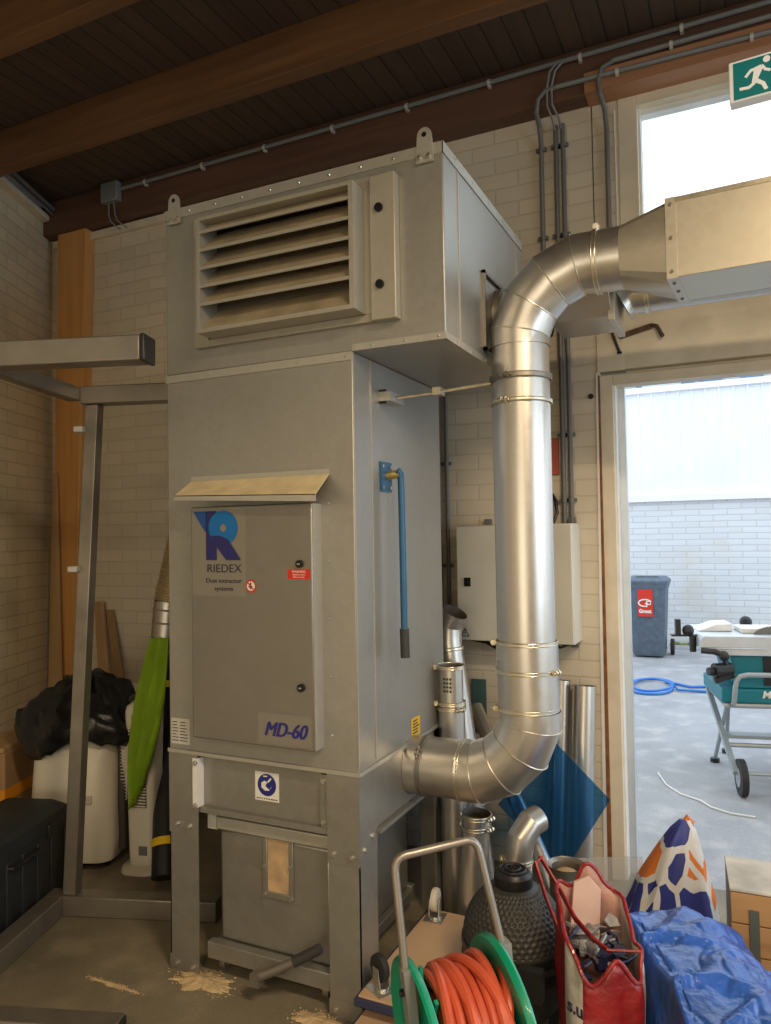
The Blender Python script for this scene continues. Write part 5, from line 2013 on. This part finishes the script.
# ------------------------------------------------------------------ furniture dollies
def dolly(x0, y0, x1, y1, z0, label, tops=True, wheels=()):
    t_ = thing('furniture_dolly', label, 'dolly', ((x0 + x1) / 2, (y0 + y1) / 2, z0))
    MB().box(x0, y0, z0, x1, y1, z0 + .018).build('deck', M['ply'], t_, bevel=.002)
    f = MB()
    f.box(x0 - .010, y0 - .012, z0 - .012, x1 + .010, y0, z0 + .014)
    f.box(x0 - .010, y1, z0 - .012, x1 + .010, y1 + .010, z0 + .014)
    f.box(x0 - .010, y0, z0 - .012, x0, y1, z0 + .014)
    f.box(x1, y0, z0 - .012, x1 + .010, y1, z0 + .014)
    f.build('carpet_edge', M['carpet_blue'], t_, bevel=.004)
    for (wx, wy, ang, mt) in wheels:
        base = V((wx, wy, z0 + .018))
        ax = V((math.cos(ang), math.sin(ang), 0))
        nn = V((-ax.y, ax.x, 0))
        g = MB()
        g.xf = Matrix.Translation(base) @ Matrix.Rotation(ang, 4, 'Z')
        g.box(-.035, -.04, 0, .035, .04, .004)
        g.cyl((0, 0, .004), (0, 0, .012), .022, n=20)
        g.hexa([V(p) for p in ((-.02, -.018, .01), (-.016, -.018, .01), (-.016, .018, .01), (-.02, .018, .01), (-.02, -.005, .068), (-.016, -.005, .068), (-.016, .022, .068), (-.02, .022, .068))])
        g.hexa([V(p) for p in ((.016, -.018, .01), (.02, -.018, .01), (.02, .018, .01), (.016, .018, .01), (.016, -.005, .068), (.02, -.005, .068), (.02, .022, .068), (.016, .022, .068))])
        cs2 = g.build('caster', M['steel'], t_)
        g = MB(g.xf)
        g.lathe((-.012, .010, .062), [(.030, 0), (.040, .002), (.042, .012), (.040, .022), (.030, .024)], 28, axis=(1, 0, 0))
        wv = g.build('wheel', M[mt], cs2)
        g2 = MB(g.xf)
        g2.lathe((-.014, .010, .062), [(.012, -.002), (.026, .0), (.026, .028), (.012, .030)], 20, axis=(1, 0, 0))
        g2.build('hub', M['steel'], wv) if False else None
    return t_
dolly(-1.105, 2.075, -0.862, 2.66, .125, 'upper upturned plywood furniture dolly with blue edges and castors on top', wheels=((-1.050, 2.130, math.radians(60), 'blackrub'), (-1.06, 2.60, math.radians(5), 'white_pl')))
dolly(-1.100, 2.03, -0.86, 2.63, .062, 'lower furniture dolly with blue edges under the other dolly')
sp2 = MB().box(-1.08, 2.06, 0, -.88, 2.60, .049)
tag(sp2.build('timber_block', M['board'], bevel=.003), 'low timber block under the stacked furniture dollies', 'block')
g = MB()
g.ball((-0.925, 2.30, .158), .014, (1, 1, 1), 10, 8)
g.cyl((-0.925, 2.30, .1435), (-0.925, 2.30, .155), .010, n=10)
tag(g.build('bottle_cap', M['red']), 'small red cap lying on the plywood dolly deck', 'cap')

# ------------------------------------------------------------------ hose reel cart
AX0 = V((math.cos(math.radians(42)), math.sin(math.radians(42)), 0))
tl = math.radians(5)
AX = AX0 * math.cos(tl) + V((0, 0, 1)) * math.sin(tl)
UX = V((0, 0, 1)) * math.cos(tl) - AX0 * math.sin(tl)
NX = UX.cross(AX)
HC = V((-0.596, 1.614, .432))
RD = .181
hr = thing('hose_reel', 'green hose reel cart with a grey tube handle in front of the black grill', 'hose reel', (HC.x, HC.y, 0))
def hp(a, n_, z):
    return HC + AX * a + NX * n_ + UX * z
for s in (-1, 1):
    g = MB()
    c_ = HC + AX * (.095 * s)
    ax = AX * s
    # dished disc with a rolled rim
    g.lathe(c_, [(.02, .004), (.06, .006), (.09, .000), (.165, .000), (.178, .012), (RD, .016), (RD + .003, .010), (RD, .0), (.178, -.004), (.165, -.004), (.06, -.004), (.02, -.004)], 56, axis=ax)
    dsk = g.build('reel_disc', M['green'], hr, sharp=40)
    g = MB()
    for i in range(10):
        a = 2 * PI * i / 10 + .2
        dv = NX * math.cos(a) + V((0, 0, math.sin(a)))
        g.bar(c_ + dv * .07 - ax * .004, c_ + dv * .165 - ax * .004, .010, .008, up=tuple(AX))
    g.build('spokes', M['green'], dsk)
g = MB()
g.cyl(HC - AX * .09, HC + AX * .09, .06, n=28)
g.build('drum', M['green'], hr)
# crank
g = MB()
q = HC + AX * .125
g.cyl(HC + AX * .10, q, .016, n=12)
dv = NX * -.9 + V((0, 0, -.2))
g.bar(q, q + dv * .12, .012, .02)
g.build('crank', M['green'], hr)
g = MB().cyl(hp(.105, .10, .02), hp(.155, .10, .02), .014, n=12)
g.build('crank_knob', M['green'], hr)
# handle
g = MB()
H0, H1 = hp(-.118, .0, .15), hp(.118, .0, .15)
T0, T1 = hp(-.105, .05, .400), hp(.098, .05, .400)
c1a = T0 + (H0 - T0).normalized() * .03
c2a = T1 + (H1 - T1).normalized() * .03
aa = (T1 - T0).normalized()
def quad(p, q_, r_, n=5):
    return [p * (1 - t) ** 2 + q_ * 2 * t * (1 - t) + r_ * t ** 2 for t in [i / n for i in range(n + 1)]]
g.tube([H0] + quad(c1a, T0, T0 + aa * .03) + quad(T1 - aa * .03, T1, c2a) + [H1], .0095, 14)
g.build('handle', M['frame_steel'], hr)
for s, H_ in ((-1, H0), (1, H1)):
    g = MB()
    g.bar(H_ + V((0, 0, .03)), hp(.115 * s, -.01, -.02), .022, .035, up=tuple(NX))
    g.bar(hp(.115 * s, -.01, -.02), hp(.115 * s, -.14, -.415), .020, .05, up=tuple(NX))
    g.bar(hp(.115 * s, -.01, -.02), hp(.115 * s, .13, -.37), .020, .04, up=tuple(NX))
    g.build('side_bracket', M['conduit_light'], hr)
    g = MB()
    g.cyl(hp(.13 * s, .13, -.36), hp(.16 * s, .13, -.36), .06, n=24)
    g.build('wheel', M['blackrub'], hr)
    g = MB().cyl(hp(.120 * s, .0, .13), hp(.135 * s, .0, .13), .008, n=8)
    g.build('fixing_bolt', M['darksteel'], hr)
# hose wound on the drum
hz = MB()
pts = []
turns = 7
for lay in range(3):
    rad = .075 + .024 * lay + .012
    n_t = (7, 7, 6)[lay]
    N_ = n_t * 36
    for i in range(N_ + 1):
        k = i / N_
        off = (-.073 + .146 * k) if lay % 2 == 0 else (.073 - .146 * k)
        a = 2 * PI * n_t * k
        rj = rad + .006 * noise.noise(V((k * 9, lay * 3, 0)))
        pts.append(HC + AX * (off + .008 * noise.noise(V((k * 14, lay, 5)))) + NX * math.cos(a) * rj + V((0, 0, math.sin(a) * rj)))
hz.tube(pts, .0115, 10)
# a few looser turns on top
for kk, (off, rad, tilt) in enumerate(((-.055, .141, .02), (-.03, .144, -.015), (-.005, .141, .02), (.03, .148, .035), (.058, .147, -.01), (.045, .133, .05))):
    lp_ = []
    for i in range(48):
        a = 2 * PI * i / 48
        lp_.append(HC + AX * (off + tilt * math.cos(a + kk)) + NX * math.cos(a) * rad + V((0, 0, math.sin(a) * rad * (1 + .02 * math.sin(2 * a + kk)))))
    hz.tube(lp_, .0125, 10, False, closed=True)
o = hz.build('garden_hose', M['hose'], origin=tuple(HC))
tag(o, 'orange red garden hose wound on the green reel', 'hose')

# ------------------------------------------------------------------ red shopping bag
FW = V((-.4286, .903, 0)).normalized()
RT = V((.903, .4286, 0)).normalized()
def fr(c, a, b2, z):
    return V((c[0], c[1], 0)) + RT * a + FW * b2 + V((0, 0, z))
RB = V((-0.397, 2.188, 0))
rb = thing('shopping_bag', 'red and white woven shopping bag full of scraps beside the black grill', 'bag', tuple(RB))
def bagring(z, hx, hy, wob, seed, n=64, zf=None, lean_=(0, 0), sq_=4.0):
    out = []
    for i in range(n):
        a = 2 * PI * i / n
        ca, sa = math.cos(a), math.sin(a)
        k = (abs(ca) ** sq_ + abs(sa) ** sq_) ** (-1 / sq_)
        w_ = 1 + wob * noise.noise(V((ca * 2.5, sa * 2.5, seed + z * 5))) + .12 * wob * noise.noise(V((ca * 7, sa * 7, seed + z * 16)))
        x_, y_ = ca * k * hx * w_, sa * k * hy * w_
        zz = z + (zf(x_ / hx, y_ / hy) if zf else 0)
        out.append((x_ + lean_[0], y_ + lean_[1], zz))
    return out
def to_w(C_, loop):
    return [fr(C_, a, b2, z) for a, b2, z in loop]
def rim(x_, y_):
    return .10 * max(0, y_) ** 1.5 - .05 * max(0, -y_) + .03 * math.sin(x_ * 5 + 1)
rings = []
for k in range(11):
    t = k / 10
    z = .0 + .43 * t
    rings.append(to_w(RB, bagring(z, .088 + .020 * math.sin(t * 2.6) , .112 + .022 * math.sin(t * 2.5), (.09 + .05 * t), 1.7, zf=(lambda x_, y_, t=t: rim(x_, y_) * t ** 2))))
f = MB()
f.loft(rings, cap=False)
# white right hand side and left strip, red elsewhere
me_faces = []
nf = 64
for idx, fc in enumerate(f.f):
    if len(fc) == 4:
        i = idx % nf
        a = 360 * (i + .5) / nf
        if a < 38 or a > 318:
            f.m[idx] = 1
        elif 196 < a < 232:
            f.m[idx] = 1
        elif 40 < a < 140:
            f.m[idx] = 2
o = f.build('bag_body', [M['redbag'], M['whitebag'], M['pinkbag']], rb, sharp=60)
md = o.modifiers.new('solid', 'SOLIDIFY')
md.thickness = .003
bx0 = fr(RB, -.118, -.03, 0)
text_part('bag_lettering', 's.u', .050, tuple(fr(RB, -.122, -.128, .295)), tuple((RT * .55 - FW * .83)), (0, 0, 1), M['ink'], rb, .001, bold=.001)
# red rim tape and handles
f = MB()
f.tube(rings[-1], .006, 8, False, closed=True)
f.build('rim_tape', M['redbag'], rb)
f = MB()
hpts = [fr(RB, -.10, .02, .40), fr(RB, -.135, .06, .50), fr(RB, -.15, .12, .565), fr(RB, -.13, .14, .575), fr(RB, -.085, .10, .50), fr(RB, -.06, .02, .455), fr(RB, -.03, -.05, .435), fr(RB, .0, -.09, .425), fr(RB, .08, -.10, .425)]
for a, b2 in zip(hpts[:-1], hpts[1:]):
    f.bar(a - (b2 - a) * .06, b2 + (b2 - a) * .06, .005, .026, up=(.4, -.7, .5))
f.build('strap', M['redbag'], rb)
# contents
sc1 = MB()
sc1.prism([fr(RB, -.070, .075, .32), fr(RB, .025, .085, .32), fr(RB, .035, .09, .500), fr(RB, .0, .09, .540), fr(RB, -.045, .085, .525)], tuple(FW * .012))
tag(sc1.build('cardboard_scrap', mat('pinkish_card', (.62, .42, .34), .7, var=.1), bevel=.002), 'pinkish curved card sticking up out of the red shopping bag', 'card')
sc2 = MB()
for i in range(46):
    a = random.uniform(-.062, .062)
    b2 = random.uniform(-.09, .09)
    c_ = fr(RB, a, b2, .365 + random.uniform(-.03, .04) + .06 * b2)
    pl = []
    r_ = random.uniform(.022, .045)
    ph = random.uniform(0, 6)
    nm = V((random.uniform(-1, 1), random.uniform(-1, 1), random.uniform(.3, 1.2))).normalized()
    t1_ = nm.cross(V((0, 0, 1))).normalized()
    t2_ = nm.cross(t1_)
    for k in range(5):
        aa_ = ph + k * 1.2566
        pl.append(c_ + (t1_ * math.cos(aa_) + t2_ * math.sin(aa_) * .7) * r_ * random.uniform(.6, 1.1) + nm * random.uniform(-.008, .008))
    sc2.prism(pl, tuple(nm * random.uniform(.002, .012)), m=random.choice((0, 0, 1, 1, 2)))
tag(sc2.build('plastic_scraps', [mat('grey_scrap', (.30, .30, .32), .4, var=.4, vscale=30), mat('navy_scrap', (.02, .025, .07), .4), mat('pale_scrap', (.5, .5, .52), .3)]),
    'crumpled grey and dark packaging inside the red shopping bag', 'packaging', kind='stuff')
# tape roll and loose rags behind the bag
t_ = thing('paint_tub', 'grey open tub with an orange blob behind the red bag', 'tub', (-.60, 2.72, .0))
f = MB()
f.lathe((-.60, 2.72, 0), [(.055, 0), (.062, .36), (.066, .37), (.062, .365), (.052, .36), (.05, .30)], 28)
f.build('tub', M['frame_steel'], t_)
MB().ball((-.60, 2.72, .33), .045, (1, 1, .5)).build('contents', M['board'], t_)
f = MB()
for i in range(12):
    f.ball((-.53 + random.uniform(-.04, .04), 2.56 + random.uniform(-.05, .05), .33 + random.uniform(-.02, .03)), .028, (1.3, .8, .6), 8, 6)
f.loft([rr(-.53, 2.56, 0, .05, .06, .02), rr(-.53, 2.56, .32, .055, .065, .02)])
tag(f.build('plastic_pot', mat('mint_grey_plastic', (.28, .36, .33), .45, var=.35, vscale=25)), 'greyish green plastic pot with crumpled film behind the red bag', 'pot')

# ------------------------------------------------------------------ patterned bag in the doorway
PB = V((-0.285, 3.16, 0))
pg = thing('patterned_bag', 'white bag with navy and orange patches standing in the doorway', 'bag', tuple(PB))
rings = []
for k in range(13):
    t = k / 12
    z = .42 * t
    hx = .175 * (1 - t) ** .8 + .018
    hy = .10 * (1 - t) ** .6 + .012
    lx = .0 + .085 * t
    rings.append(to_w(PB, bagring(z, hx, hy, .22, 3.1, n=48, lean_=(lx - .03, 0), sq_=3)))
f = MB().loft(rings)
f.build('bag_body', M['patch'], pg, sharp=50)
f = MB()
tp = fr(PB, .065, 0, .40)
f.tube([tp - RT * .02, tp + V((0, 0, .03)), tp + RT * .02 + V((0, 0, .005))], .010, 8)
f.build('knot', mat('orange_print', (.75, .2, .03), .5), pg)

# ------------------------------------------------------------------ blue tarpaulin bag
TB = V((-0.092, 2.285, 0))
nu, nv = 90, 90
f = MB()
vs = []
for j in range(nv + 1):
    for i in range(nu + 1):
        a = (i / nu - .5) * 2
        b2 = (j / nv - .5) * 2
        ra, rb_ = abs(a), abs(b2)
        edge = max(ra, rb_)
        # flat crown, steep sides
        if edge < .72:
            h_, sc_ = 1.0, 1.0
        else:
            k = (edge - .72) / .28
            h_ = max(0, 1 - k) ** .75 if k < 1 else 0
            sc_ = 1.0
        ex_ = .72 + (.12 * ((edge - .72) / .28)) if edge > .72 else edge
        m_ = ex_ / edge if edge > 1e-6 else 1
        A, B = a * m_ * .25, b2 * m_ * .36
        z = (.365 - .14 * max(0, a) ** 2 - .05 * max(0, -b2)) * h_
        p = V((A * 5, B * 5, z * 2))
        ps = V((p.x * .75 + p.y * .45, -p.x * .35 + p.y * .95, p.z))
        w1 = noise.noise(p * .9 + V((3, 1, 2))) + .3 * noise.noise(p * 2.6)
        # sharp crease lines
        cr_ = abs(noise.noise(V((ps.x * .8, ps.y * 2.0, p.z)) + V((9, 4, 1))))
        cr2 = abs(noise.noise(V((ps.x * 2.6, ps.y * 3.6, p.z * 2)) + V((1, 7, 3))))
        z += h_ ** .5 * (.022 * w1 + .075 * max(0, .26 - cr_) - .045 * max(0, .16 - cr2)) if h_ > 0 else 0
        A += .012 * w1 * (1 if edge > .6 else 0)
        B += .016 * cr_ * (1 if edge > .6 else 0)
        vs.append(fr(TB, A, B, max(z, .0)))
fs = []
for j in range(nv):
    for i in range(nu):
        q = j * (nu + 1) + i
        fs.append((q, q + 1, q + nu + 2, q + nu + 1))
f.add(vs, fs)
o = f.build('tarpaulin_bag', M['bluebag'], sharp=180)
tag(o, 'large crumpled bright blue tarpaulin bag in the bottom right corner', 'bag')

# ------------------------------------------------------------------ wooden crate
cr = thing('wooden_crate', 'wooden crate with a dusty pale top at the right edge by the doorway', 'crate', (.15, 2.83, 0))
c00 = V((-.067, 2.672, 0))
xd = V((.995, .03, 0)).normalized()
yd = V((-.08, .997, 0)).normalized()
def cp_(a, b2, z):
    return c00 + xd * a + yd * b2 + V((0, 0, z))
def cbox(a0, b0, z0, a1, b1, z1, name, m_, par, bev=.002):
    return MB().hexa([cp_(a0, b0, z0), cp_(a1, b0, z0), cp_(a1, b1, z0), cp_(a0, b1, z0), cp_(a0, b0, z1), cp_(a1, b0, z1), cp_(a1, b1, z1), cp_(a0, b1, z1)]).build(name, m_, par, bevel=bev)
for i in range(4):
    cbox(0, 0, .002 + i * .0985, .42, .014, .0965 + i * .0985, 'front_board', M['crate'], cr)
cbox(0, .014, .002, .014, .26, .394, 'side_board', M['crate_top'], cr)
cbox(.406, .014, .002, .42, .26, .394, 'side_board', M['crate'], cr)
cbox(0, .246, .002, .42, .26, .394, 'back_board', M['crate'], cr)
cbox(-.002, -.001, .395, .422, .264, .403, 'lid', M['crate_top'], cr, .002)
cbox(.052, -.004, .07, .082, .0, .345, 'hinge_strap', mat('dull_metal_strap', (.12, .13, .10), .5, .3), cr, .001)

# stone slab edge outside by the crate
tag(MB().box(-.02, 3.62, 0, .25, 3.78, .012).build('paper_sheet', M['white_trim']), 'white sheet of paper on the yard floor behind the crate', 'paper')
